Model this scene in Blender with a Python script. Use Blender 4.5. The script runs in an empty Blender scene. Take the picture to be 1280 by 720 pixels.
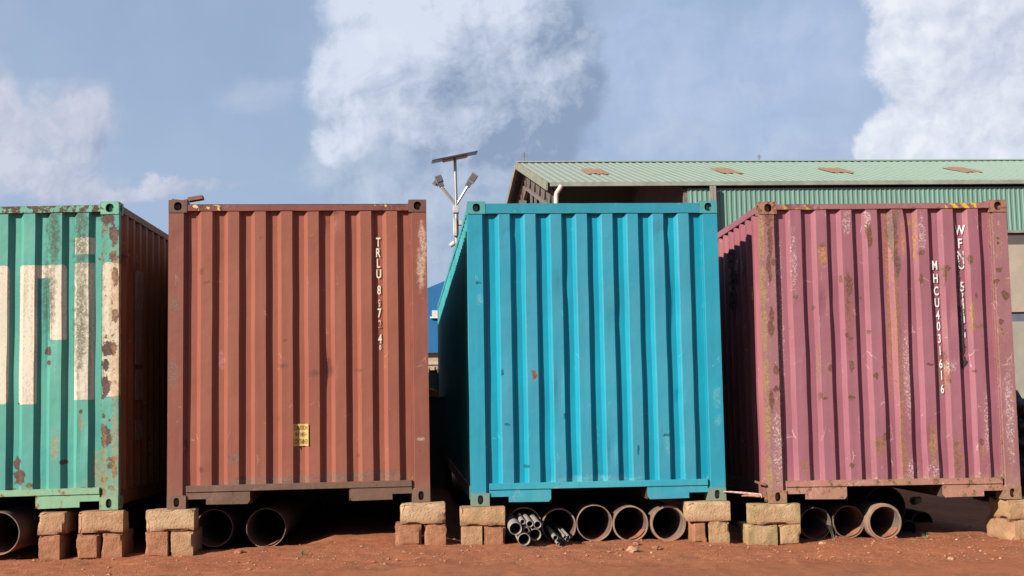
import bpy, bmesh, math, random
from mathutils import Vector, Matrix, noise
random.seed(7)
SC = bpy.context.scene
COL = SC.collection
# ------------------------------------------------------------------ camera
F, PITCH, ROLL, YAW = 1550.9, 0.09290, -0.01823, -0.07265   # focal length in px of a 1280 wide picture
CZ = 1.36
cy, sy, cp, sp, cr, sr = math.cos(YAW), math.sin(YAW), math.cos(PITCH), math.sin(PITCH), math.cos(ROLL), math.sin(ROLL)
FW = Vector((-sy*cp, cy*cp, sp)); R0 = Vector((cy, sy, 0)); U0 = R0.cross(FW)
RT = R0*cr + U0*sr; UP = -R0*sr + U0*cr
cam = bpy.data.cameras.new('camera'); camo = bpy.data.objects.new('camera', cam); COL.objects.link(camo)
cam.sensor_width = 36; cam.lens = F*36/1280; cam.clip_start = .1; cam.clip_end = 6000
m = Matrix((RT, UP, -FW)).transposed().to_4x4(); m.translation = (0, 0, CZ)
camo.matrix_world = m
SC.camera = camo
def at(px, py, Y):
    d = FW + RT*((px-640)/F) - UP*((py-360)/F)
    d = d*(Y/d.y); d.z += CZ
    return d
def dirn(px, py):
    return (FW + RT*((px-640)/F) - UP*((py-360)/F)).normalized()
# ------------------------------------------------------------------ light
SUN_AZ, SUN_EL = math.radians(52), math.radians(26)     # from the left, behind the camera
S = Vector((-math.sin(SUN_AZ)*math.cos(SUN_EL), -math.cos(SUN_AZ)*math.cos(SUN_EL), math.sin(SUN_EL)))
sl = bpy.data.lights.new('sun', 'SUN'); sl.energy = 5.0; sl.angle = math.radians(.55); sl.color = (1, .91, .78)
so = bpy.data.objects.new('sun', sl); COL.objects.link(so)
so.rotation_euler = S.to_track_quat('Z', 'Y').to_euler()
SC.view_settings.view_transform = 'Standard'; SC.view_settings.look = 'None'
SC.view_settings.exposure = 1.1; SC.view_settings.gamma = 1
SC.cycles.max_bounces = 6; SC.cycles.use_denoising = True

# ------------------------------------------------------------------ node helpers
class NT:
    def __init__(s, tree): s.t = tree; s.n = tree.nodes; s.l = tree.links
    def new(s, typ, **k):
        n = s.n.new(typ)
        for a, b in k.items(): setattr(n, a, b)
        return n
    def put(s, sock, v):
        if isinstance(v, bpy.types.NodeSocket): s.l.new(v, sock)
        elif v is not None:
            if isinstance(v, (tuple, list, Vector)) and len(v) == 3 and sock.type == 'RGBA': v = tuple(v)+(1,)
            sock.default_value = v
    def math(s, op, a, b=None, c=None, clamp=False):
        n = s.new('ShaderNodeMath', operation=op, use_clamp=clamp)
        for i, v in enumerate((a, b, c)):
            if v is not None: s.put(n.inputs[i], v)
        return n.outputs[0]
    def vmath(s, op, a, b=None, c=None):
        n = s.new('ShaderNodeVectorMath', operation=op)
        for i, v in enumerate((a, b, c)):
            if v is not None: s.put(n.inputs[i], v)
        return n.outputs['Value' if op in ('LENGTH', 'DOT_PRODUCT', 'DISTANCE') else 'Vector']
    def ramp(s, v, lo, hi, a=0., b=1.):
        n = s.new('ShaderNodeMapRange', clamp=True, interpolation_type='SMOOTHSTEP')
        for i, x in enumerate((v, lo, hi, a, b)): s.put(n.inputs[i], x)
        return n.outputs[0]
    def noise(s, vec, scale, detail=4, rough=.55, dist=0, col=False):
        n = s.new('ShaderNodeTexNoise'); s.put(n.inputs['Vector'], vec)
        n.inputs['Scale'].default_value = scale; n.inputs['Detail'].default_value = detail
        n.inputs['Roughness'].default_value = rough; n.inputs['Distortion'].default_value = dist
        return n.outputs['Color' if col else 'Fac']
    def scale(s, vec, xyz): return s.vmath('MULTIPLY', vec, xyz)
    def mix(s, f, a, b):
        n = s.new('ShaderNodeMix', data_type='RGBA'); s.put(n.inputs[0], f)
        s.put(n.inputs[6], a); s.put(n.inputs[7], b); return n.outputs[2]
    def mul(s, a, k):
        n = s.new('ShaderNodeMix', data_type='RGBA', blend_type='MULTIPLY'); n.inputs[0].default_value = 1
        s.put(n.inputs[6], a); s.put(n.inputs[7], k); return n.outputs[2]
    def sep(s, v):
        n = s.new('ShaderNodeSeparateXYZ'); s.put(n.inputs[0], v); return n.outputs
    def comb(s, x, y, z):
        n = s.new('ShaderNodeCombineXYZ')
        for i, v in enumerate((x, y, z)): s.put(n.inputs[i], v)
        return n.outputs[0]
ALB = (.70, .70, .70)   # common albedo level of all surfaces
def newmat(name):
    m = bpy.data.materials.new(name); m.use_nodes = True
    t = NT(m.node_tree); b = t.n['Principled BSDF']
    return m, t, b
def ob_coord(t): return t.new('ShaderNodeTexCoord').outputs['Object']

# ------------------------------------------------------------------ sky
W = bpy.data.worlds.new("World"); SC.world = W; W.use_nodes = True
w = NT(W.node_tree); bg = w.n['Background']
nis = w.new('ShaderNodeTexSky', sky_type='NISHITA'); nis.sun_disc = False
nis.sun_elevation = SUN_EL; nis.sun_rotation = math.atan2(S.x, S.y); nis.air_density = 1.0; nis.dust_density = 1.2; nis.ozone_density = 1.5
d0 = w.vmath('NORMALIZE', w.new('ShaderNodeTexCoord').outputs['Generated'])
nc = w.noise(d0, 7, 7, .6, col=True)
warp = w.vmath('SUBTRACT', nc, (.5, .5, .5))
d1 = w.vmath('MULTIPLY_ADD', warp, (.10, .10, .10), d0)
def puff(vec, scale, detail=3, smooth=.6):
    n = w.new('ShaderNodeTexVoronoi', feature='F1', normalize=True); w.put(n.inputs['Vector'], vec)
    n.inputs['Scale'].default_value = scale; n.inputs['Detail'].default_value = detail; n.inputs['Roughness'].default_value = .55
    n.inputs['Lacunarity'].default_value = 2.3
    return w.math('SUBTRACT', 1.0, n.outputs['Distance'])
d2 = w.vmath('MULTIPLY_ADD', warp, (.045, .045, .045), d0)
fine = w.math('ADD', w.math('MULTIPLY', w.noise(d0, 20, 8, .70), .75), w.math('MULTIPLY', w.math('SUBTRACT', puff(d2, 16, 1), .35), .3))
def blobs(lst, amp=.55):
    out = None
    for px, py, rx, ry in lst:
        c = dirn(px, py); a, b = rx/F, ry/F
        q = w.vmath('MULTIPLY_ADD', d1, (1/a, 1/a, 1/b), (-c.x/a, -c.y/a, -c.z/b))
        L = w.vmath('LENGTH', q)
        out = L if out is None else w.math('SMOOTH_MIN', out, L, .35)
    f = w.math('SUBTRACT', 1.0, out)
    return w.math('ADD', f, w.math('MULTIPLY', w.math('SUBTRACT', fine, .5), amp*2))
# relief inside the clouds: density here minus density a little towards the sun
Ls = Vector((-.75, 0, .66)).normalized()*.016
def relief(scale, off, detail):
    a = puff(d2, scale, detail)
    b = puff(w.vmath('ADD', d2, tuple(off)), scale, detail)
    return w.math('SUBTRACT', a, b)
relief_all = w.math('ADD', w.math('MULTIPLY', relief(11, Ls*1.1, 2), 3.0), w.math('MULTIPLY', w.math('SUBTRACT', w.noise(d1, 6, 4, .5), .5), 1.2))
relief_all = w.math('ADD', relief_all, w.math('MULTIPLY', w.math('SUBTRACT', w.noise(d1, 34, 5, .6), w.noise(w.vmath('ADD', d1, tuple(Ls*.35)), 34, 5, .6)), 1.6))
U_ = w.vmath('DOT_PRODUCT', d1, tuple(RT)); V_ = w.vmath('DOT_PRODUCT', d1, tuple(UP)); Wd = w.vmath('DOT_PRODUCT', d1, tuple(FW))
low = w.noise(d0, 3.4, 5, .6)
veil = w.ramp(low, .30, .72)
base = w.mix(w.math('MULTIPLY_ADD', veil, .35, .60), w.mul(nis.outputs[0], (.9, .98, 1.08)), (3.75, 4.75, 6.5))
def layer(cur, lst, lo, hi, opa, lit, shade, amp=.55, bias=.5, grad=None, gs=1.0):
    f = blobs(lst, amp)
    mk = w.math('MULTIPLY', w.ramp(f, lo, hi), opa)
    k = w.math('ADD', relief_all, bias, clamp=True)
    if grad:      # the cloud is lit from the sun's side: bright flank to shaded flank
        x0, y0, x1, y1 = grad
        dx, dy = (x1-x0)/F, -(y1-y0)/F; n2_ = dx*dx+dy*dy; ux, uy = (x0-640)/F, -(y0-360)/F
        t_ = w.math('ADD', w.math('MULTIPLY', U_, dx/n2_), w.math('MULTIPLY', V_, dy/n2_))
        t_ = w.math('SUBTRACT', t_, (ux*dx+uy*dy)/n2_)
        k = w.math('ADD', w.math('MULTIPLY', relief_all, .9), w.math('SUBTRACT', 1.0, w.math('MULTIPLY', t_, gs)), clamp=True)
    # thin edges of the cloud stay bright
    return w.mix(mk, cur, w.mix(k, shade, lit))
G1, G2 = (5.8, 6.3, 7.4), (3.6, 4.3, 5.9)
gen = w.noise(w.scale(d1, (1, 1, 1.8)), 4.2, 7, .58)
front = w.ramp(w.vmath('DOT_PRODUCT', d0, tuple(dirn(640, 200))), .84, .93, 1, 0)
base = w.mix(w.math('MULTIPLY', w.ramp(gen, .50, .68), w.math('MULTIPLY', front, .55)), base, w.mix(w.math('ADD', relief_all, .5, clamp=True), G2, G1))
# pale veils
base = layer(base, [(870, 110, 170, 130), (1000, 60, 140, 90), (960, 170, 150, 50), (820, 60, 90, 80)], -.2, .8, .65, (5.0, 5.9, 7.7), (3.8, 4.8, 7.0), .7)
base = layer(base, [(335, 108, 55, 26), (950, 105, 50, 14), (1000, 187, 90, 22), (850, 190, 90, 20)], -.15, .6, .5, (5.0, 5.7, 7.2), (3.9, 4.7, 6.6), .7)
# low cloud at the left
base = layer(base, [(40, 215, 120, 26), (80, 160, 60, 50), (-30, 160, 60, 80), (180, 228, 120, 12), (-180, 190, 160, 60)], -.15, .45, .95, (5.9, 6.2, 7.2), (3.3, 3.9, 5.5), .5, .55)
# soft grey skirt under the middle cloud
base = layer(base, [(600, 240, 170, 65), (480, 235, 120, 70), (560, 300, 140, 75), (430, 215, 70, 45)], -.2, .45, .9, (5.1, 5.85, 7.1), (3.1, 4.0, 5.6), .6, .55)
# the big middle cloud, bright flank left, grey flank right
base = layer(base, [(470, 110, 90, 95), (430, 175, 55, 40), (620, 60, 150, 100), (680, 140, 95, 75), (520, 10, 130, 60), (600, -80, 200, 90), (580, 150, 130, 75), (715, 95, 62, 90), (665, 190, 95, 45)], -.04, .30, .95, (6.5, 7.1, 8.3), (2.5, 3.3, 4.8), .42, .58, grad=(490, 50, 650, 190), gs=.9)
# a brighter boss of cloud in its middle
base = layer(base, [(470, 70, 60, 55), (500, 170, 55, 30), (450, 190, 30, 16), (690, 135, 16, 14)], -.1, .9, .6, (7.2, 7.7, 8.7), (5.2, 5.9, 7.4), .6, .55)
# bright towering cloud at the right
base = layer(base, [(1190, 60, 95, 130), (1260, 170, 160, 70), (1330, 40, 160, 170), (1130, 185, 60, 50), (1160, -40, 80, 80), (1520, 120, 160, 160)], -.02, .18, .97, (8.0, 8.3, 9.0), (4.9, 5.5, 6.9), .40, .60)
bg.inputs['Strength'].default_value = .050
w.l.new(base, bg.inputs['Color'])

# ------------------------------------------------------------------ mesh helpers
class MB:
    def __init__(s): s.v = []; s.f = []
    def add(s, vs, fs):
        o = len(s.v); s.v += [tuple(x) for x in vs]; s.f += [tuple(i+o for i in f) for f in fs]
    def box(s, x0, y0, z0, x1, y1, z1, M=None):
        vs = [(x, y, z) for z in (z0, z1) for y in (y0, y1) for x in (x0, x1)]
        if M: vs = [M @ Vector(v) for v in vs]
        s.add(vs, [(0, 2, 3, 1), (4, 5, 7, 6), (0, 1, 5, 4), (2, 6, 7, 3), (0, 4, 6, 2), (1, 3, 7, 5)])
    def beam(s, a, b, wd, hg, up=(0, 0, 1)):
        a, b = Vector(a), Vector(b); d = (b-a).normalized(); u = Vector(up)
        sd = d.cross(u)
        if sd.length < 1e-4: sd = d.cross(Vector((0, 1, 0)))
        sd.normalize(); u = sd.cross(d)
        vs = [p + sd*wd/2*i + u*hg/2*j for p in (a, b) for i, j in ((-1, -1), (1, -1), (1, 1), (-1, 1))]
        s.add(vs, [(3, 2, 1, 0), (4, 5, 6, 7), (0, 1, 5, 4), (1, 2, 6, 5), (2, 3, 7, 6), (3, 0, 4, 7)])
    def prism(s, pts, z0, z1, axis='z'):
        n = len(pts)
        def P(p, h):
            if axis == 'z': return (p[0], p[1], h)
            if axis == 'y': return (p[0], h, p[1])
            return (h, p[0], p[1])
        vs = [P(p, z0) for p in pts] + [P(p, z1) for p in pts]
        s.add(vs, [tuple(range(n-1, -1, -1)), tuple(range(n, 2*n))] + [(i, (i+1) % n, (i+1) % n+n, i+n) for i in range(n)])
    def tube(s, path, r, n=10, cap=True):
        path = [Vector(p) for p in path]; rs = r if isinstance(r, (list, tuple)) else [r]*len(path)
        rings = []; up = None
        for i, p in enumerate(path):
            t = (path[min(i+1, len(path)-1)] - path[max(i-1, 0)]).normalized()
            if up is None: up = t.orthogonal().normalized()
            up = (up - t*up.dot(t)).normalized(); sd = t.cross(up)
            rings.append([p + (up*math.cos(a)+sd*math.sin(a))*rs[i] for a in [2*math.pi*k/n for k in range(n)]])
        vs = [v for rg in rings for v in rg]; fs = []
        for i in range(len(path)-1):
            for k in range(n):
                fs.append((i*n+k, i*n+(k+1) % n, (i+1)*n+(k+1) % n, (i+1)*n+k))
        if cap: fs += [tuple(range(n-1, -1, -1)), tuple(range((len(path)-1)*n, len(path)*n))]
        s.add(vs, fs)
    def build(s, name, mat, parent=None, smooth=False, bevel=0):
        me = bpy.data.meshes.new(name); me.from_pydata(s.v, [], s.f); me.update()
        o = bpy.data.objects.new(name, me); COL.objects.link(o); me.materials.append(mat)
        bm = bmesh.new(); bm.from_mesh(me); bmesh.ops.recalc_face_normals(bm, faces=bm.faces)
        if bevel: bmesh.ops.bevel(bm, geom=[e for e in bm.edges if len(e.link_faces) == 2 and e.calc_face_angle(0) > .5], offset=bevel, segments=1, affect='EDGES')
        bm.to_mesh(me); bm.free()
        if smooth:
            for p in me.polygons: p.use_smooth = True
            me.set_sharp_from_angle(angle=math.radians(38))
        if parent is not None: o.parent = parent
        return o
def root(name, label, cat, loc=(0, 0, 0), rz=0, group=None, ry=0):
    o = bpy.data.objects.new(name, None); COL.objects.link(o); o.location = loc; o.rotation_euler = (0, ry, rz)
    o.empty_display_size = .1
    return tag(o, label, cat, group)
def tag(o, label=None, cat=None, group=None, kind=None):
    if label: o['label'] = label
    if cat: o['category'] = cat
    if group: o['group'] = group
    if kind: o['kind'] = kind
    return o

# ------------------------------------------------------------------ materials
WC, HC, LC = 2.438, 2.896, 12.192      # a 40 foot high-cube container
Y_OUT, Y_IN = .012, .057               # outer and inner faces of its corrugated end wall
RUST, RUST_D, PALE = (.20, .085, .04), (.075, .04, .03), (.62, .56, .48)
def paint(name, base, alt=None, rust=.70, rustc=RUST, chips=.74, chipc=PALE, dirt=(.20, .12, .07), dirt_h=.5, dirt_a=.5,
          patches=(), prints=(), printc=(.78, .72, .60), print_wear=.5, streak=.25, hazard=(), edge=.0, rough=.5, rspot=9, halo=.25, chipscale=26, bump=.25, ofade=.14):
    """worn container paint in container coordinates (x across, y along, z up, metres)"""
    m, t, b = newmat(name); co = ob_coord(t); X, Y, Z = t.sep(co)
    n1 = t.noise(co, 1.3, 3, .5); n2 = t.noise(co, rspot, 6, .62); n3 = t.noise(co, 60, 3, .6)
    st = t.noise(t.scale(co, (22, 22, .9)), 1, 5, .6)
    col = t.mix(t.ramp(n1, .3, .7), base, alt or tuple(c*.86+.012 for c in base))
    wv = t.vmath('MULTIPLY_ADD', t.vmath('SUBTRACT', t.noise(co, 18, 5, .6, col=True), (.5, .5, .5)), (.05, .05, .05), co)
    if prints:
        mk = None
        for x0, z0, x1, z1, rr in prints:
            cx, cz, hx, hz = (x0+x1)/2, (z0+z1)/2, abs(x1-x0)/2-rr, abs(z1-z0)/2-rr
            wob = t.vmath('MULTIPLY_ADD', t.vmath('SUBTRACT', n3c(t, co), (.5, .5, .5)), (.004, .004, .004), co)
            q = t.vmath('MAXIMUM', t.vmath('SUBTRACT', t.vmath('ABSOLUTE', t.vmath('MULTIPLY_ADD', wob, (1, 0, 1), (-cx, 0, -cz))), (hx, 0, hz)), (0, 0, 0))
            s_ = t.math('SUBTRACT', rr+.0005, t.vmath('LENGTH', q))
            mk = s_ if mk is None else t.math('MAXIMUM', mk, s_)
        on = t.math('GREATER_THAN', mk, 0.0)
        near = t.math('LESS_THAN', Y, .3)
        wn = t.noise(t.scale(co, (1, 1, .6)), 70, 5, .7)
        wear = t.ramp(t.math('ADD', wn, t.math('MULTIPLY', t.math('SUBTRACT', st, .5), .5)), print_wear, print_wear+.1)
        pc = t.mix(t.math('MULTIPLY', wear, .6), printc, tuple(c*.5 for c in printc))
        col = t.mix(t.math('MULTIPLY', on, near), col, pc)
    if streak:
        col = t.mix(t.math('MULTIPLY', t.ramp(st, .5, .75), streak), col, tuple(c*.45+.02 for c in base))
        col = t.mix(t.math('MULTIPLY', t.ramp(st, .5, .3), streak*.5), col, tuple(min(1, c*1.1+.05) for c in base))
    outer = t.math('LESS_THAN', Y, Y_OUT+.014)
    g_ = sum(base)/3
    col = t.mix(t.math('MULTIPLY', outer, t.ramp(t.noise(co, 2.1, 5, .6), .2, .7, ofade*.5, ofade)), col, tuple(c*.45+g_*.75 for c in base))
    # hazard stripes along the top rail
    for x0, x1, amt, hc in hazard:
        ins = t.math('MULTIPLY', t.math('GREATER_THAN', X, x0), t.math('LESS_THAN', X, x1))
        ins = t.math('MULTIPLY', ins, t.math('GREATER_THAN', Z, 2.74))
        fr = t.math('FRACT', t.math('MULTIPLY', t.math('ADD', X, Z), 9.5))
        ye = t.math('MULTIPLY', t.math('LESS_THAN', fr, .5), t.ramp(t.noise(co, 14, 4, .6), .62-amt*.3, .66-amt*.3))
        col = t.mix(t.math('MULTIPLY', ins, t.math('MULTIPLY', t.ramp(t.noise(co, 11, 5, .7), .42, .62), .6)), col, (.03, .025, .02))
        col = t.mix(t.math('MULTIPLY', ins, ye), col, hc)
    # chips and scratches
    if chips:
        sc = t.noise(t.vmath('MULTIPLY_ADD', t.noise(co, 5, 2, col=True), (.5, .5, .5), co), chipscale, 5, .7)
        ck = t.ramp(sc, chips, chips+.02)
        col = t.mix(ck, col, chipc)
        vo = t.new('ShaderNodeTexVoronoi', feature='DISTANCE_TO_EDGE'); t.put(vo.inputs['Vector'], t.scale(wv, (1, .5, .55))); vo.inputs['Scale'].default_value = 7
        sl_ = t.math('MULTIPLY', t.math('LESS_THAN', vo.outputs['Distance'], .012), t.ramp(t.noise(co, 4, 4, .7), .60-max(0, .74-chips)*1.2, .64))
        col = t.mix(t.math('MULTIPLY', sl_, .45), col, chipc)
    # orange halo and rust body
    up = t.noise(t.scale(co, (14, 14, 1.6)), 1, 5, .65)
    rr = t.math('ADD', t.math('MULTIPLY', n2, .72), t.math('MULTIPLY', up, .28))
    if edge:
        bv = t.new('ShaderNodeBevel'); bv.samples = 4; bv.inputs['Radius'].default_value = .010
        g = t.new('ShaderNodeNewGeometry')
        e = t.math('SUBTRACT', 1.0, t.vmath('DOT_PRODUCT', bv.outputs[0], g.outputs['Normal']))
        rr = t.math('ADD', rr, t.math('MULTIPLY', t.ramp(e, .01, .12), edge))
    hal = t.ramp(rr, rust-.06, rust+.01)
    bod = t.ramp(rr, rust, rust+.015)
    col = t.mix(t.math('MULTIPLY', hal, halo), col, tuple(c*1.5 for c in rustc))
    rc = t.mix(t.ramp(n3, .35, .65), rustc, RUST_D)
    col = t.mix(bod, col, rc)
    # placed patches: (x, z, rx, rz, colour)
    bycol = {}; npt = t.noise(co, 24, 6, .7)
    for x, z, rx, rz, cc in patches: bycol.setdefault(cc, []).append((x, z, rx, rz))
    pk = None
    for cc, ls in bycol.items():
        mk = None
        for x, z, rx, rz in ls:
            L = t.vmath('LENGTH', t.vmath('MULTIPLY_ADD', wv, (1/rx, 0, 1/rz), (-x/rx, 0, -z/rz)))
            mk = L if mk is None else t.math('MINIMUM', mk, L)
        mk = t.math('ADD', mk, t.math('MULTIPLY', t.math('SUBTRACT', npt, .5), 2.6))
        near = t.math('LESS_THAN', Y, .4)
        soft = cc[3] if len(cc) > 3 else 0
        if soft:
            k = t.math('MULTIPLY', t.ramp(mk, 1.2, .5), soft)
            k = t.math('MULTIPLY', k, t.ramp(t.noise(co, 62, 6, .78), .50, .55) if sum(cc[:3]) > 1.2 else t.ramp(t.noise(co, 48, 6, .75), .34, .54))
        else:
            k = t.ramp(mk, 1.0, .93)
        k = t.math('MULTIPLY', k, near)
        col = t.mix(k, col, t.mix(t.ramp(n3, .4, .62), cc[:3], tuple(c*.6 for c in cc[:3])))
        if not soft: pk = k if pk is None else t.math('MAXIMUM', pk, k)
    # earth thrown up at the foot
    if dirt_a:
        dn = t.math('ADD', Z, t.math('MULTIPLY', t.math('SUBTRACT', t.noise(co, 6, 6, .7), .5), dirt_h*2.2))
        col = t.mix(t.math('MULTIPLY', t.ramp(dn, dirt_h, 0.02), dirt_a), col, dirt)
    t.put(b.inputs['Base Color'], t.mul(col, ALB))
    t.put(b.inputs['Roughness'], t.mix(bod, (rough,)*3, (.9,)*3))
    b.inputs['Specular IOR Level'].default_value = .28
    h = t.math('ADD', t.math('MULTIPLY', t.noise(co, 3.2, 3, .5), .02), t.math('MULTIPLY', bod, -.0015))
    h = t.math('ADD', h, t.math('MULTIPLY', t.noise(co, 120, 4, .6), .0012))
    if pk is not None: h = t.math('ADD', h, t.math('MULTIPLY', pk, -.003))
    bp = t.new('ShaderNodeBump'); bp.inputs['Strength'].default_value = bump*2; bp.inputs['Distance'].default_value = 1
    t.put(bp.inputs['Height'], h); t.put(b.inputs['Normal'], bp.outputs[0])
    return m
def n3c(t, co): return t.noise(co, 30, 3, .6, col=True)
def simple(name, c1, c2=None, scale=12, rough=.8, bump=.3, metal=0, bs=60, bd=.004, stretch=(1, 1, 1)):
    m, t, b = newmat(name); co = t.scale(ob_coord(t), stretch)
    n = t.noise(co, scale, 6, .62)
    col = t.mix(t.ramp(n, .35, .66), c1, c2 or tuple(c*.6 for c in c1))
    t.put(b.inputs['Base Color'], t.mul(col, ALB)); b.inputs['Roughness'].default_value = rough; b.inputs['Metallic'].default_value = metal
    b.inputs['Specular IOR Level'].default_value = .3
    if bump:
        bp = t.new('ShaderNodeBump'); bp.inputs['Strength'].default_value = bump; bp.inputs['Distance'].default_value = bd
        t.put(bp.inputs['Height'], t.noise(co, bs, 5, .65)); t.put(b.inputs['Normal'], bp.outputs[0])
    return m
M_dark = simple('dark_hollow_steel', (.035, .025, .02), rough=.9)
M_steel_under = simple('weathered_underframe', (.09, .055, .04), (.05, .03, .025), 8)
M_floor = simple('plywood_underside', (.10, .06, .035), (.06, .04, .025), 5)

# ------------------------------------------------------------------ ground
base_pts = [(-9, -1.40), (-4.2, -1.365), (-3.6, -1.36), (-3.0, -1.352), (-2.4, -1.334), (-1.6, -1.31), (-.6, -1.295), (0., -1.30), (.58, -1.305), (1.6, -1.325), (2.8, -1.345), (3.4, -1.366), (4.5, -1.37), (5.6, -1.375), (9, -1.40)]
def hx(x):
    p = base_pts
    if x <= p[0][0]: return p[0][1]+CZ
    for (a, b), (c, d) in zip(p, p[1:]):
        if x <= c: return b+(d-b)*(x-a)/(c-a)+CZ
    return p[-1][1]+CZ
def sstep(a, b, v):
    k = max(0, min(1, (v-a)/(b-a))); return k*k*(3-2*k)
def ground_z(x, y):
    z = hx(x)
    near = 1-sstep(14, 30, y)
    z *= near
    # trodden bank: a little lower behind the front of the row at the left and the middle
    dip = sstep(12.05, 12.5, y)*near
    k = max(1-sstep(-1.5, -.9, x), sstep(.1, .5, x)*(1-sstep(2.4, 3.6, x)))
    z -= .07*dip*k
    z += .045*sstep(12.1, 12.6, y)*near*sstep(-1.2, -.8, x)*(1-sstep(-.1, .3, x))
    z -= .10*(1-sstep(9, 11.6, y))*(1-sstep(-40, 4, 0)) * 1.0
    n = noise.fractal(Vector((x*.9, y*.9, 0)), 1, 2, 5)*.022 + noise.fractal(Vector((x*5, y*5, 3)), 1, 2, 4)*.008
    n += noise.fractal(Vector((x*2.2, y*6.0, 9)), 1, 2, 3)*.008
    n -= .012*math.exp(-((y-11.15-.05*math.sin(x*1.7))/.10)**2)*(.6+.4*math.sin(x*9)) + .010*math.exp(-((y-10.75-.06*math.sin(x*1.1+2))/.12)**2)
    if 10 < y < 12.6 and -6 < x < 7.5:
        c = noise.noise(Vector((x*3.1, y*5.2, 21))); n -= .016*max(0, c-.25)*2
        n += .010*max(0, noise.noise(Vector((x*14, y*14, 31)))-.30)*2.2 + .004*noise.noise(Vector((x*24, y*24, 5)))
    return z + n*(.35+.65*near)
def ground():
    def axis(lo, hi, step, far, mul=1.5):
        a = [lo]
        while a[-1] < hi: a.append(a[-1]+step)
        s_ = step; l = [a[0]]
        while l[-1] > -far: s_ *= mul; l.append(l[-1]-s_)
        s_ = step; r = [a[-1]]
        while r[-1] < far: s_ *= mul; r.append(r[-1]+s_)
        return l[:0:-1]+a+r[1:]
    xs = axis(-5.5, 7.0, .035, 3000); ys = axis(10.2, 13.6, .028, 3000)
    vs = [(x, y, ground_z(x, y)) for y in ys for x in xs]; nx = len(xs)
    fs = [(j*nx+i, j*nx+i+1, (j+1)*nx+i+1, (j+1)*nx+i) for j in range(len(ys)-1) for i in range(nx-1)]
    m, t, b = newmat('red_laterite_earth'); co = ob_coord(t)
    n1 = t.noise(co, .9, 5, .6); n2 = t.noise(co, 9, 6, .65); n3 = t.noise(co, 70, 4, .7)
    c = t.mix(t.ramp(n1, .3, .7), (.38, .135, .064), (.30, .10, .047))
    c = t.mix(t.math('MULTIPLY', t.ramp(n2, .45, .7), .55), c, (.43, .17, .085))
    c = t.mix(t.math('MULTIPLY', t.ramp(t.noise(co, 2.2, 6, .7), .52, .66), .5), c, (.17, .085, .045))
    c = t.mix(t.math('MULTIPLY', t.ramp(t.noise(t.scale(co, (1, 2.2, 1)), 16, 6, .75), .55, .66), .6), c, (.17, .07, .038))
    c = t.mix(t.ramp(n3, .59, .66), c, (.14, .055, .03))
    c = t.mix(t.ramp(t.noise(co, 46, 3, .6), .67, .70), c, (.45, .27, .18))
    t.put(b.inputs['Base Color'], t.mul(c, ALB)); b.inputs['Roughness'].default_value = .95; b.inputs['Specular IOR Level'].default_value = .15
    h = t.math('ADD', t.math('MULTIPLY', n3, .006), t.math('MULTIPLY', n2, .018))
    h = t.math('ADD', h, t.math('MULTIPLY', t.noise(co, 190, 2, .6), .004))
    bp = t.new('ShaderNodeBump'); bp.inputs['Strength'].default_value = .8; bp.inputs['Distance'].default_value = 1
    t.put(bp.inputs['Height'], h); t.put(b.inputs['Normal'], bp.outputs[0])
    me = bpy.data.meshes.new('ground'); me.from_pydata(vs, [], fs); me.materials.append(m)
    for p in me.polygons: p.use_smooth = True
    o = bpy.data.objects.new('ground', me); COL.objects.link(o); tag(o, kind='structure')
ground()

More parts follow.
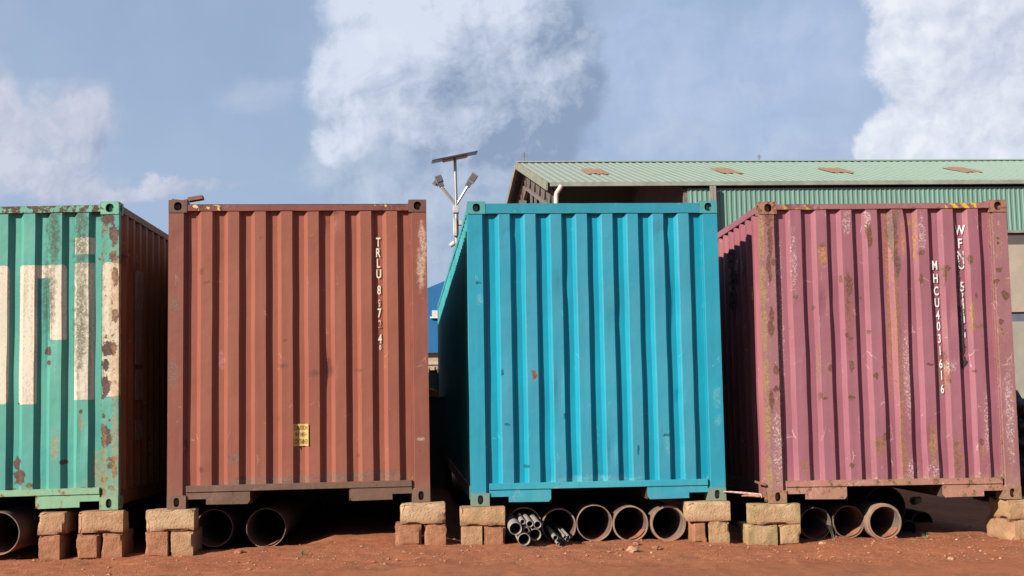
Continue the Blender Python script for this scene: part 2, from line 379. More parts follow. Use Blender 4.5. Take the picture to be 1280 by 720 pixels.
# ------------------------------------------------------------------ containers
def end_profile():
    """x breakpoints and depth (0 outer, 1 inner) of the corrugated end wall between the posts"""
    x = .165; pts = [(x, 1)]; x += .099
    per = .2500
    k = 0
    while k < 8:
        pts += [(x-.001, 1), (x+.038, 0), (x+.141, 0), (x+.179, 1)]
        x += per; k += 1
    pts.append((WC-.165, 1))
    return pts
PROF = end_profile()
def prof_y(x):
    for (a, p), (b, q) in zip(PROF, PROF[1:]):
        if a <= x <= b:
            k = p+(q-p)*(x-a)/(b-a) if b > a else q
            return Y_OUT+(Y_IN-Y_OUT)*k
    return Y_IN
def container(key, loc, rz, ry, mats, label, rail_off, rail_h, dents, seed, side_text=None, dim=1.0):
    c = root('shipping_container', label, 'shipping container', loc, rz, None, ry)
    mp, mpost, mr, mside, mcast, msill = mats
    # corrugated end wall
    b = MB(); xs = []
    for (a, p), (bb, q) in zip(PROF, PROF[1:]):
        n = 3 if abs(bb-a) > .05 else 1
        for i in range(n): xs.append(a+(bb-a)*i/n)
    xs.append(PROF[-1][0])
    z0, z1 = .205, HC-rail_off-rail_h+.004
    nz = 44; nx = len(xs)
    for j in range(nz+1):
        z = z0+(z1-z0)*j/nz
        for x in xs:
            y = prof_y(x); xx = x
            n = noise.noise(Vector((x*2.3+seed*7, z*1.6, seed)))
            fade = min(1, (z-z0)/.15, (z1-z)/.15)
            y += .006*dim*n*fade; xx += .0035*dim*noise.noise(Vector((x*1.1+seed*3, z*2.2, seed+5)))*fade
            for dx_, dz_, rx, rz_, ay, ax in dents:
                g = math.exp(-((x-dx_)/rx)**2-((z-dz_)/rz_)**2)*min(1, fade*2)
                y += ay*g; xx += ax*g
            b.v.append((xx, max(y, .004), z))
    for j in range(nz):
        for i in range(nx-1):
            b.f.append((j*nx+i, j*nx+i+1, (j+1)*nx+i+1, (j+1)*nx+i))
    b.build('end_wall', mp, c)
    # posts
    for s in (0, 1):
        for yb, flip in ((0, 1), (LC, -1)):
            pts = [(0, .008), (.140, .008), (.146, .024), (.158, .024), (.162, .04), (.172, .04), (.172, .085), (0, .085)]
            if s: pts = [(WC-p[0], p[1]) for p in pts]
            pts = [(p[0], yb+flip*p[1]) for p in pts]
            q = MB(); q.prism(pts, .117, HC-.117); q.build('corner_post', mpost if flip > 0 else mside, c)
    # castings with a real hole in the front and outer faces
    for s in (0, 1):
        for top in (0, 1):
            for back in (0, 1):
                q = MB()
                x0, x1, y0, y1 = 0, .172, 0, .178
                zz0 = HC-.120 if top else 0; zz1 = zz0+.120
                rx, rz_ = (.036, .040) if top else (.026, .042)
                def face(o, ux, uz, wx, wz, nrm, rx, rz_, cx=None):
                    """rectangle wx by wz from o with an oval recess"""
                    o, ux, uz, nrm = Vector(o), Vector(ux), Vector(uz), Vector(nrm)
                    cx = cx or wx/2; N = 20; outer = []; inner = []
                    for k in range(N):
                        a = 2*math.pi*(k+.5)/N; ca, sa = math.cos(a), math.sin(a)
                        kx = ((wx-cx) if ca > 0 else cx)/max(abs(ca), 1e-6); kz = (wz/2)/max(abs(sa), 1e-6)
                        r_ = min(kx, kz); outer.append((cx+ca*r_, wz/2+sa*r_))
                        e = (abs(ca)**2.6+abs(sa)**2.6)**(-1/2.6)
                        inner.append((cx+rx*ca*e, wz/2+rz_*sa*e))
                    vs = [o+ux*p[0]+uz*p[1] for p in outer]+[o+ux*p[0]+uz*p[1] for p in inner]+[o+ux*p[0]+uz*p[1]-nrm*.014 for p in inner]
                    vs += [o+ux*p[0]+uz*p[1]-nrm*.014 for p in [((p[0]-cx)*1.5+cx, (p[1]-wz/2)*1.15+wz/2) for p in inner]]
                    vs += [o+ux*p[0]+uz*p[1]-nrm*.10 for p in [((p[0]-cx)*1.5+cx, (p[1]-wz/2)*1.15+wz/2) for p in inner]]
                    fs = []
                    for r_ in range(4):
                        for k in range(N): fs.append((r_*N+k, r_*N+(k+1) % N, (r_+1)*N+(k+1) % N, (r_+1)*N+k))
                    fs.append(tuple(range(4*N, 5*N)))
                    # corner fill
                    q.add(vs, fs)
                    cs = [(0, 0), (wx, 0), (wx, wz), (0, wz)]
                    for c_ in cs:
                        near = sorted(range(N), key=lambda k: (outer[k][0]-c_[0])**2+(outer[k][1]-c_[1])**2)[:2]
                        near.sort(); q.add([o+ux*c_[0]+uz*c_[1]]+[vs[k] for k in near], [(0, 1, 2)])
                yF = LC if back else 0; dn = 1 if back else -1
                xo = WC-.172 if s else 0
                face((xo, yF, zz0), (1, 0, 0), (0, 0, 1), .172, .120, (0, dn, 0), rx, rz_)
                ysd = LC-.178 if back else 0
                face((WC if s else 0, ysd, zz0), (0, 1, 0), (0, 0, 1), .178, .120, (1 if s else -1, 0, 0), .034, .040)
                # remaining sides
                X0, X1, Y0, Y1 = xo, xo+.172, ysd, ysd+.178
                q.add([(X0, Y0, zz0), (X1, Y0, zz0), (X1, Y1, zz0), (X0, Y1, zz0)], [(0, 1, 2, 3)])
                q.add([(X0, Y0, zz1), (X1, Y0, zz1), (X1, Y1, zz1), (X0, Y1, zz1)], [(0, 1, 2, 3)])
                xi = X0 if s else X1; yi = Y0 if back else Y1
                q.add([(xi, Y0, zz0), (xi, Y1, zz0), (xi, Y1, zz1), (xi, Y0, zz1)], [(0, 1, 2, 3)])
                q.add([(X0, yi, zz0), (X1, yi, zz0), (X1, yi, zz1), (X0, yi, zz1)], [(0, 1, 2, 3)])
                q.build('corner_casting', mcast, c)
    # rails
    q = MB(); zt = HC-rail_off
    N = 26
    for i in range(N+1):
        x = .172+(WC-.344)*i/N
        w1 = .003*noise.noise(Vector((x*4, seed, 1))); w2 = .004*noise.noise(Vector((x*5, seed, 7)))
        q.v += [(x, .004+w1, zt-rail_h+w2), (x, .075, zt-rail_h+w2), (x, .075, zt+w1), (x, .004+w1, zt+w1)]
    for i in range(N):
        for k in range(4): q.f.append((i*4+k, i*4+(k+1) % 4, (i+1)*4+(k+1) % 4, (i+1)*4+k))
    q.build('top_rail', mr, c)
    q = MB(); q.box(.172, .002, .148, WC-.172, .09, .208); q.build('bottom_rail', msill, c, bevel=.003)
    for s in (0, 1):
        pts = [(.172, .146), (.172, .082), (.355, .082), (.355, .03), (.735, .026), (.757, .055), (.757, .146)]
        if s: pts = [(WC-p[0], p[1]) for p in pts]
        q = MB(); q.prism(pts, .014, .026, 'y')
        q.build('gooseneck_plate', msill, c, bevel=.002)
        x = .757 if not s else WC-.757
        q = MB(); q.box(x-.006, .026, .03, x+.006, 3.3, .146); q.build('tunnel_wall', M_steel_under, c)
    q = MB(); q.box(.06, .09, .150, WC-.06, LC-.09, .20); q.build('floor', M_floor, c)
    q = MB()
    for k in range(24): q.box(.08, 3.5+k*.36, .03, WC-.08, 3.55+k*.36, .149)
    o = q.build('cross_members', M_steel_under, c); o['kind'] = 'stuff'
    # sides
    for s in (0, 1):
        q = MB(); y = .085; pr = []
        pr.append((y, 0)); y += .04
        while y < LC-.36:
            pr += [(y, 0), (y+.068, 1), (y+.138, 1), (y+.206, 0)]; y += .276
        pr.append((LC-.085, 0))
        rows = [.16, .5, 1., 1.5, 2., 2.45, HC-.075]
        for z in rows:
            for i, (yy, k) in enumerate(pr):
                d = .010+.036*k + (.006*noise.noise(Vector((yy*1.3, z*2, seed))) if 0 < i < len(pr)-1 else 0)
                q.v.append((WC-d if s else d, yy, z))
        n = len(pr)
        for j in range(len(rows)-1):
            for i in range(n-1): q.f.append((j*n+i, j*n+i+1, (j+1)*n+i+1, (j+1)*n+i))
        q.build('side_wall', mside, c)
        x0, x1 = (WC-.062, WC-.004) if s else (.004, .062)
        q = MB(); q.box(x0, .178, HC-.085, x1, LC-.178, HC-.02); q.build('side_rail', mside, c)
        q = MB(); q.box(x0, .178, .04, x1, LC-.178, .165); q.build('side_rail', mside, c)
    q = MB(); pr = []; y = .075
    while y < LC-.1: pr += [(y, 0), (y+.09, 0), (y+.105, 1), (y+.19, 1)]; y += .209
    for x in (.062, WC-.062):
        for yy, k in pr: q.v.append((x, min(yy, LC-.07), HC-.03-.02*k))
    n = len(pr)
    for i in range(n-1): q.f.append((i, i+1, n+i+1, n+i))
    q.build('roof', mside, c)
    for s in (0, 1):
        q = MB(); x0 = .175+s*1.046; q.box(x0, LC-.06, .21, x0+1.040, LC-.02, HC-.10); q.build('rear_door', mside, c)
    q = MB(); q.box(.172, LC-.075, HC-.095, WC-.172, LC-.004, HC-.02); q.build('top_rail', mside, c)
    q = MB(); q.box(.172, LC-.075, .05, WC-.172, LC-.004, .205); q.build('bottom_rail', mside, c)
    return c
# --- placed wear, container coordinates (x, z, rx, rz, colour)
def gx(px): return 2.438-(148.2-px)/133.3     # green end wall, picture column to metres
def gz(py): return (637-py)/133.3
BARE = (.105, .062, .05)
gp = [(135, 272, 9, 8), (142, 290, 6, 10), (143, 300, 4, 8), (142, 322, 5, 8), (144, 346, 4, 12), (144, 395, 4, 10), (137, 437, 10, 9), (132, 458, 5, 7), (132, 484, 6, 14),
      (132, 540, 5, 7), (133, 552, 7, 7), (130, 522, 3, 3), (142, 575, 4, 4), (140, 583, 6, 4), (130, 600, 4, 3), (144, 590, 3, 8), (130, 615, 4, 4), (140, 610, 4, 3),
      (24, 577, 5, 9), (27, 594, 8, 11), (16, 610, 6, 3), (60, 438, 5, 6), (61, 453, 3, 4), (102, 514, 3, 3), (81, 577, 5, 3), (107, 612, 6, 4), (25, 503, 2, 2), (128, 497, 3, 4), (40, 604, 5, 3)]
g_patch = [(gx(a), gz(b), c/133.3, d/133.3, BARE) for a, b, c, d in gp]
MOSS = (.055, .06, .035, .8)
g_patch += [(gx(a), gz(b), c/133.3, d/133.3, MOSS) for a, b, c, d in [(100, 300, 12, 75), (66, 285, 11, 55), (100, 400, 10, 90), (60, 370, 10, 60), (120, 262, 8, 10)]]
YR = (.42, .23, .10, .6)
g_patch += [(gx(a), gz(b), c/133.3, d/133.3, YR) for a, b, c, d in [(144, 370, 8, 70), (144, 470, 7, 50), (144, 560, 5, 60), (131, 575, 3, 60), (102, 530, 3, 14), (70, 560, 5, 20), (121, 590, 6, 30)]]
g_print = [(a, b, c_, d, r) for a, b, c_, d, r in [
    (gx(-60), gz(503), gx(12.3), gz(330), .04), (gx(24), gz(504), gx(46.5), gz(330), .012), (gx(24), gz(346), gx(82), gz(330), .03),
    (gx(62.5), gz(424.5), gx(82), gz(334), .012), (gx(92), gz(317), gx(116.5), gz(296), .004),
    (gx(92), gz(500), gx(116.5), gz(328), .004), (gx(127.5), gz(497), gx(150), gz(328), .05)]]
GREEN = (.075, .31, .245); GREEN2 = (.05, .28, .245)
mats_g = (paint('green_paint_end', GREEN, GREEN2, rust=.655, patches=g_patch, prints=g_print, printc=(.64, .56, .45), print_wear=.50, dirt=(.22, .28, .16), dirt_h=.35, dirt_a=.45, chips=.735, chipc=(.32, .30, .2), halo=.35),
          paint('green_paint_post', GREEN, GREEN2, rust=.60, patches=g_patch, prints=g_print, printc=(.64, .55, .42), print_wear=.5, dirt=(.26, .28, .13), dirt_h=.7, dirt_a=.55, chips=.68, chipc=(.40, .34, .2), rspot=14, edge=.12, halo=.5, bump=.5),
          paint('green_paint_rail', (.10, .38, .28), (.07, .3, .2), rust=.50, rustc=(.10, .07, .04), dirt_a=0, chips=.68, chipc=(.35, .3, .2), edge=.1, rspot=16),
          paint('brown_rusty_side', (.27, .12, .052), (.19, .08, .038), rust=.63, rustc=(.10, .05, .03), chips=.74, dirt=(.12, .07, .04), dirt_h=.5, streak=.5),
          paint('green_casting', (.11, .42, .31), (.14, .38, .22), rust=.58, rustc=(.15, .075, .04), dirt=(.26, .27, .13), dirt_h=.4, dirt_a=.5, chips=.68, chipc=(.4, .34, .2), rspot=20, edge=.14, bump=.5),
          paint('green_sill', (.13, .40, .28), (.17, .40, .24), rust=.575, rustc=(.30, .14, .08), dirt_a=.25, dirt=(.3, .27, .12), chips=.66, chipc=(.36, .33, .2), rspot=14, edge=.1))
BR = (.236, .069, .042); BR2 = (.256, .081, .050)
SCUFF = (.12, .045, .035, .7)
bx_ = lambda px: (px-209.5)/133.3*1.0 * (2.438/(326/133.3))
bz_ = lambda py: (634-py)/130.5
b_patch = [(bx_(a), bz_(b), c/131, d/131, SCUFF) for a, b, c, d in [(258, 359, 6, 3), (352, 463, 8, 3), (392, 473, 8, 5), (410, 470, 5, 10), (409, 458, 3, 8), (288, 574, 5, 3), (251, 588, 3, 4), (345, 528, 2, 3), (446, 470, 6, 2), (417, 272, 6, 5), (250, 345, 3, 5), (354, 432, 2, 2), (324, 303, 1.5, 1.5), (445, 575, 4, 3), (300, 600, 8, 3), (233, 560, 3, 10)]]
b_patch += [(bx_(a), bz_(b), c/131, d/131, (.50, .36, .27, .95)) for a, b, c, d in [(529, 300, 4, 22), (527, 345, 5, 30), (531, 320, 4, 40), (525, 557, 5, 3)]]
b_patch += [(bx_(a), bz_(b), c/131, d/131, (.20, .13, .10, .8)) for a, b, c, d in [(291, 575, 8, 8), (215, 470, 7, 20), (217, 385, 6, 12), (480, 600, 30, 8), (430, 600, 60, 6), (350, 603, 90, 5)]]
b_patch += [(bx_(275), bz_(455), .03, .10, (.45, .2, .2, .6))]
HY = (.62, .48, .16)
mats_b = (paint('brown_paint_end', BR, BR2, rust=.715, rustc=(.16, .06, .04), chips=.765, chipc=(.5, .3, .2), patches=b_patch, dirt=(.26, .14, .09), dirt_h=.28, dirt_a=.5, streak=.3, rough=.55),
          paint('brown_paint_post', (.225, .068, .044), (.19, .062, .043), rust=.655, rustc=(.12, .055, .04), chips=.70, chipc=(.45, .28, .18), patches=b_patch, dirt=(.2, .12, .08), dirt_h=.3, dirt_a=.6, edge=.05, rspot=14),
          paint('brown_paint_rail', (.20, .062, .046), (.16, .052, .04), rust=.60, rustc=(.09, .05, .035), chips=.70, chipc=(.45, .28, .18), dirt_a=0, hazard=((.22, .48, .32, HY), (1.92, 2.24, .22, HY)), edge=.06),
          paint('brown_side', (.20, .06, .04), rust=.6, chips=.72),
          paint('brown_casting', (.14, .066, .05), (.11, .06, .045), rust=.60, rustc=(.09, .05, .04), chips=.70, chipc=(.35, .24, .16), dirt=(.2, .13, .085), dirt_h=.4, dirt_a=.5, rspot=18, edge=.08, bump=.5),
          paint('brown_sill', (.16, .085, .06), (.13, .08, .058), rust=.60, rustc=(.12, .075, .05), chips=.68, chipc=(.36, .25, .17), dirt=(.13, .075, .05), dirt_h=.4, dirt_a=.6, rspot=14, edge=.07, bump=.5))
BL = (.002, .262, .385); BL2 = (.003, .235, .345)
cx_ = lambda px: (px-587)/128.5
cz_ = lambda py: (629-py)/130.
c_patch = [(cx_(a), cz_(b), c/130, d/130, (.22, .10, .06)) for a, b, c, d in [(666.5, 470, 3.5, 6), (663, 465, 2, 2)]]
c_patch += [(cx_(a), cz_(b), c/130, d/130, (.01, .14, .22)) for a, b, c, d in [(600, 355, 4, 2), (627, 466, 2, 5), (632, 530, 4, 2), (655, 582, 3, 2), (757, 255, 1.5, 4), (829, 547, 4, 2), (704, 521, 2, 4), (793, 565, 1.5, 8)]]
c_patch += [(cx_(a), cz_(b), c/130, d/130, (.13, .42, .50, .6)) for a, b, c, d in [(893, 500, 5, 14), (893, 530, 5, 8), (600, 375, 5, 8), (740, 600, 60, 6), (830, 560, 5, 14)]]
mats_c = (paint('blue_paint_end', BL, BL2, rust=.775, rustc=(.2, .10, .06), chips=.785, chipc=(.06, .5, .6), patches=c_patch, dirt=(.22, .25, .2), dirt_h=.22, dirt_a=.22, streak=.22, rough=.42, ofade=.26),
          paint('blue_paint_post', BL, BL2, rust=.72, rustc=(.16, .12, .08), chips=.75, chipc=(.2, .45, .5), patches=c_patch, dirt=(.2, .22, .17), dirt_h=.2, dirt_a=.3, edge=.07, rough=.42),
          paint('blue_paint_rail', (.004, .225, .32), (.012, .215, .29), rust=.73, rustc=(.16, .11, .07), chips=.75, chipc=(.2, .42, .45), dirt_a=0, edge=.10, rough=.45),
          paint('blue_side', (.05, .33, .36), (.04, .26, .28), rust=.72, chips=.75, chipc=(.2, .45, .5)),
          paint('blue_casting', (.04, .27, .30), (.06, .27, .27), rust=.62, rustc=(.16, .12, .08), chips=.70, chipc=(.25, .38, .36), dirt=(.22, .2, .13), dirt_h=.22, dirt_a=.75, rspot=20, edge=.1),
          paint('blue_sill', BL, (.03, .33, .40), rust=.71, rustc=(.22, .15, .10), chips=.715, chipc=(.28, .36, .34), dirt=(.2, .2, .15), dirt_h=.2, dirt_a=.12, edge=.12, rspot=12, rough=.45))
PK = (.272, .098, .132); PK2 = (.235, .080, .108)
px_ = lambda px, py=450: (px-(945.5+(py-250)*.036))/((313+(py-250)*.012)/2.438)
pz_ = lambda py: (626-py)/129.6
RB = (.17, .075, .055); RO = (.29, .14, .075, .8); PW = (.62, .5, .48, .75)
pl = [(992, 372, 3, 3), (1003, 312, 2, 3), (1059, 350, 4, 8), (1060, 362, 4, 10), (1058, 385, 2, 10), (1016, 385, 2, 3), (1076, 373, 2, 2), (1057, 420, 3, 3), (1062, 424, 3, 3), (1063, 460, 3, 7), (1030, 498, 3, 2), (1063, 498, 4, 3), (1050, 350, 2, 5),
      (1024, 495, 3, 5), (1037, 462, 3, 5), (1064, 582, 4, 3), (1085, 416, 2, 3), (1094, 472, 3, 5), (1152, 317, 4, 4), (1151, 351, 3, 6), (1181, 450, 3, 9), (1182, 462, 4, 3), (1187, 478, 2, 5), (1213, 327, 3, 6), (1181, 345, 2, 12), (1186, 337, 5, 3), (1219, 467, 2, 2), (1161, 458, 5, 1.5), (1195, 557, 3, 3), (1228, 555, 3, 4),
      (960, 300, 3, 20), (958, 330, 3, 14), (964, 327, 3, 4), (960, 345, 3, 8), (962, 410, 4, 10), (968, 462, 4, 6), (968, 486, 5, 4), (962, 395, 3, 12), (962, 500, 3, 14), (1250, 340, 4, 3), (1258, 372, 5, 7), (1247, 355, 3, 4), (1252, 405, 3, 4), (1105, 548, 3, 5), (1115, 300, 4, 18), (1084, 290, 4, 14), (1086, 302, 3, 8), (958, 270, 5, 14), (1066, 605, 5, 3), (1221, 372, 2, 3)]
p_patch = [(px_(a, b), pz_(b), c/129, d/129, RB) for a, b, c, d in pl]
p_patch += [(px_(a, b), pz_(b), c/129, d/129, RO) for a, b, c, d in [(1118, 300, 6, 50), (1121, 400, 5, 90), (1143, 290, 3, 40), (1132, 285, 2, 20), (1098, 560, 9, 14), (1026, 320, 5, 12), (1216, 400, 4, 24), (1165, 555, 6, 30), (1197, 575, 7, 26), (1228, 570, 6, 10), (1005, 580, 7, 10), (1180, 470, 9, 26), (1127, 500, 5, 60), (1130, 580, 6, 30)]]
p_patch += [(px_(a, b), pz_(b), c/129, d/129, PW) for a, b, c, d in [(1057, 277, 6, 18), (1083, 272, 4, 14), (975, 380, 3, 100), (1152, 290, 5, 26), (1133, 470, 5, 60), (970, 560, 6, 50), (1262, 520, 6, 60), (1188, 460, 9, 8), (1170, 590, 10, 12), (1140, 590, 8, 20), (990, 330, 4, 40), (1235, 530, 5, 40)]]
YB_ = (.36, .24, .12, 1.0)
p_patch += [(.015, z_, .032, .28, YB_) for z_ in (.3, .75, 1.2, 1.65, 2.1, 2.55)]
p_patch += [(.150, z_, .010, .2, (.60, .5, .46, .9)) for z_ in (.5, 1.1, 1.5, 1.9, 2.3)]
p_patch += [(px_(a, b), pz_(b), c/129, d/129, cc) for a, b, c, d, cc in [
    (1114, 285, 8, 26, (.13, .09, .07, .95)), (1120, 328, 6, 18, (.10, .07, .055, .95)), (1109, 320, 3, 70, (.36, .17, .07, .9)), (1113, 420, 3, 90, (.33, .16, .07, .85)), (1121, 270, 5, 10, (.2, .13, .1, .9)),
    (1128, 300, 2, 26, (.40, .18, .07, .9)), (1144, 305, 2, 30, (.40, .18, .07, .9)), (1136, 278, 9, 4, (.36, .17, .08, .9)),
    (1026, 318, 6, 13, (.40, .22, .09, .95)), (1026, 306, 5, 3, (.16, .08, .06, .9)), (1022, 455, 6, 30, (.24, .12, .08, .6)), (1060, 400, 5, 60, (.24, .1, .07, .6)), (1180, 338, 8, 3, (.17, .09, .06, .95)), (1175, 350, 2.5, 10, (.17, .09, .06, .95)),
    (1216, 395, 3, 20, (.34, .19, .08, .9)), (1226, 410, 8, 3, (.2, .12, .06, .9)), (1150, 600, 40, 5, (.3, .19, .1, .6)), (1230, 600, 30, 5, (.3, .19, .1, .6)), (1127, 560, 4, 40, (.27, .14, .08, .8)), (1098, 555, 8, 8, (.24, .13, .07, .9)), (1197, 580, 5, 20, (.2, .1, .07, .8)), (1165, 560, 5, 24, (.3, .17, .08, .8))]]
PP = dict(chipc=(.66, .5, .48), halo=.35)
mats_p = (paint('pink_paint_end', PK, PK2, rust=.655, rustc=(.17, .075, .05), rspot=17, chips=.70, patches=p_patch, dirt=(.32, .2, .12), dirt_h=.3, dirt_a=.4, streak=.3, rough=.6, chipscale=58, **PP),
          paint('pink_paint_post', (.265, .11, .13), (.23, .095, .105), rust=.60, rustc=(.24, .13, .06), chips=.655, patches=p_patch, dirt=(.3, .2, .12), dirt_h=.4, dirt_a=.4, edge=.12, rspot=13, rough=.65, chipscale=34, **PP),
          paint('pink_paint_rail', (.29, .115, .125), (.22, .085, .09), rust=.56, rustc=(.2, .10, .05), chips=.69, dirt_a=0, hazard=((.19, .60, .22, (.40, .27, .07)), (1.83, 2.14, .95, (.55, .36, .02))), edge=.1, rspot=12, **PP),
          paint('pink_side', (.31, .11, .13), (.25, .08, .105), rust=.66, rustc=(.28, .13, .07), chips=.73, **PP),
          paint('pink_casting', (.30, .13, .10), (.28, .14, .08), rust=.52, rustc=(.2, .10, .055), chips=.68, dirt=(.3, .19, .11), dirt_h=.3, dirt_a=.5, edge=.1, rspot=18, bump=.6, **PP),
          paint('pink_sill', (.36, .14, .13), (.30, .15, .10), rust=.55, rustc=(.24, .13, .07), chips=.635, dirt=(.32, .21, .12), dirt_h=.3, dirt_a=.35, edge=.1, rspot=12, bump=.5, **PP))
RAD = math.radians
cont_g = container('g', (-5.279, 11.935, CZ-.935), RAD(-.77), RAD(-.48), mats_g, 'turquoise green container with big white letters and peeling paint, cut by the left edge', .030, .064, [(2.1, .7, .05, .2, .01, .004), (1.8, 1.6, .05, .3, .012, .003)], 1, dim=1.4)
cont_b = container('b', (-2.382, 11.830, CZ-.916), RAD(2.07), RAD(-.1), mats_b, 'rust-brown container with white code letters and a small yellow sticker low on its end', .046, .058, [(1.53, 2.68, .06, .09, .012, .0), (1.50, 1.25, .05, .12, .012, .004)], 2)
cont_c = container('c', (.439, 11.788, CZ-.955), RAD(.71), RAD(.08), mats_c, 'clean bright blue container with no lettering, in the middle right', .020, .096, [(.40, 2.62, .05, .05, .006, 0), (2.0, 1.9, .04, .2, .010, 0), (2.02, 1.0, .03, .06, .012, 0), (1.9, 2.62, .06, .08, .012, 0), (.85, 1.1, .05, .2, .010, .003), (1.35, .5, .05, .15, .010, 0), (.9, 2.1, .05, .12, .009, 0), (1.4, 1.75, .05, .12, .008, 0), (.15, 1.9, .1, .2, .006, 0)], 3, dim=1.6)
cont_p = container('p', (3.263, 11.718, CZ-.988), RAD(-2.0), RAD(.21), mats_p, 'scratched dusty pink container with rust spots and two columns of white characters', .026, .052, [(1.34, 2.55, .07, .22, .020, .020), (1.42, 2.30, .05, .45, .004, .030), (1.36, 1.6, .05, .5, .006, .012), (.62, 1.9, .05, .12, .014, .004), (1.83, 1.75, .05, .15, .012, 0), (1.6, .6, .06, .1, .012, .004), (2.08, .55, .05, .1, .010, 0)], 4, dim=1.5)

# ------------------------------------------------------------------ lettering on the end walls
def glyph_mesh(ch, h, wx=.62, bold=0):
    cu = bpy.data.curves.new('g', 'FONT'); cu.body = ch; cu.size = 1; cu.offset = bold
    o = bpy.data.objects.new('g', cu); COL.objects.link(o)
    dg = bpy.context.evaluated_depsgraph_get(); me = bpy.data.meshes.new_from_object(o.evaluated_get(dg))
    COL.objects.unlink(o); bpy.data.objects.remove(o)
    xs = [v.co.x for v in me.vertices]; ys = [v.co.y for v in me.vertices]
    cx, cy_ = (min(xs)+max(xs))/2, (min(ys)+max(ys))/2; k = h/(max(ys)-min(ys))
    for v in me.vertices: v.co = ((v.co.x-cx)*k*wx, 0, (v.co.y-cy_)*k)
    return me
def wornwhite(name, wear, col=(.80, .76, .68), back=(.4, .12, .08)):
    m, t, b = newmat(name); co = ob_coord(t)
    k = t.ramp(t.noise(co, 38, 5, .7), wear, wear+.04)
    t.put(b.inputs['Base Color'], t.mul(t.mix(k, col, back), ALB)); b.inputs['Roughness'].default_value = .7
    return m
M_wb = wornwhite('white_stencil_paint', .66, (.62, .55, .45), (.27, .08, .055)); M_wb2 = wornwhite('flaked_white_stencil_paint', .46, (.6, .52, .42), (.27, .08, .055))
M_wp = wornwhite('bold_white_stencil_paint', .66, (.66, .64, .63), (.30, .10, .15))
M_wp2 = wornwhite('smudged_white_stencil_paint', .52, (.55, .52, .52), (.03, .025, .03))
def letters(cont, txt, mat_for, x_of, z_of, h_of, wx, ymode, prefix='letter'):
    for i, ch in enumerate(txt):
        if ch == ' ': continue
        h = h_of(i) if callable(h_of) else h_of
        me = glyph_mesh(ch, h, wx, .022); x, z = x_of(i), z_of(i)
        for v in me.vertices:
            v.co.x += x; v.co.z += z; v.co.y = ymode(v.co.x, v.co.z)
        me.materials.clear(); me.materials.append(mat_for(i))
        o = bpy.data.objects.new('letter', me); COL.objects.link(o); o.parent = cont
# brown: the recess just left of the eighth rib
bz_l = [305, 318.5, 332, 345.5, 366, 383, 395, 409, 427.5, 438.5]
letters(cont_b, 'TRLU8974°'[:4]+'8'+'97'+'2'+'40', lambda i: M_wb2 if i in (5, 7) else M_wb,
        lambda i: (474.3+i*.16-210)/(327/2.438), lambda i: (631.5-(bz_l[i]))/131.2, lambda i: .088 if i not in (9, 7, 5) else (.045 if i == 9 else .075), .60,
        lambda x, z: prof_y(x)-.010)
# pink code column
pz_l = [334.5, 351, 367, 382, 397.5, 411.5, 427, 442, 458.5, 473, 490]
PXW = lambda px, py: (px-(947+(py-250)*.033))/((311.5+(py-250)*.013)/2.438)
letters(cont_p, 'MHCU4031616', lambda i: M_wp, lambda i: PXW(1170.0+i*.9, pz_l[i]), lambda i: (626-pz_l[i])/129.4+.01, .089, .58, lambda x, z: prof_y(x)-.010)
# pink smudged column further right
pz_m = [290, 307, 323, 334, 362, 376, 389, 402, 420]
letters(cont_p, 'WFNU51111', lambda i: M_wp if i < 2 else M_wp2, lambda i: PXW(1201.2+i*.8, pz_m[i]), lambda i: (626-pz_m[i])/129.4+.01, .096, .72, lambda x, z: prof_y(x)-.0145)
def decal(cont, name, mat, outline_fn, x0, x1, z0, z1, nz, off=.0125):
    q = MB()
    for j in range(nz+1):
        z = z0+(z1-z0)*j/nz; a, b = outline_fn(j/nz, z)
        xs_ = [x0+(x1-x0)*a, x0+(x1-x0)*(a*.5+b*.5), x0+(x1-x0)*b]
        q.v += [(x, prof_y(x)-off, z) for x in xs_]
    for j in range(nz):
        for i in range(2): q.f.append((j*3+i, j*3+i+1, (j+1)*3+i+1, (j+1)*3+i))
    return q.build(name, mat, cont)
M_blk = simple('black_overpaint', (.02, .018, .02), (.04, .03, .035), 30)
def smear(k, z):
    a = .1+.22*noise.noise(Vector((z*17, 1, 0)))+.12*noise.noise(Vector((z*60, 1, 0))); b = .62+.35*noise.noise(Vector((z*14, 5, 0)))+.2*noise.noise(Vector((z*70, 8, 0)))
    e = min(1, (1-k)*14, k*20)*(.35+.65*sstep(.62, .40, k) if False else (1.0 if k < .55 else (.28+.5*max(0, noise.noise(Vector((z*19, 2, 2)))))))
    m_ = (a+b)/2
    return m_+(a-m_)*e, m_+(b-m_)*e
zt, zb = (626-318)/129.4, (626-466)/129.4
cxm = PXW(1203.5, 390)
decal(cont_p, 'black_smear', M_blk, smear, cxm-.045, cxm+.045, zb, zt, 90, .012)
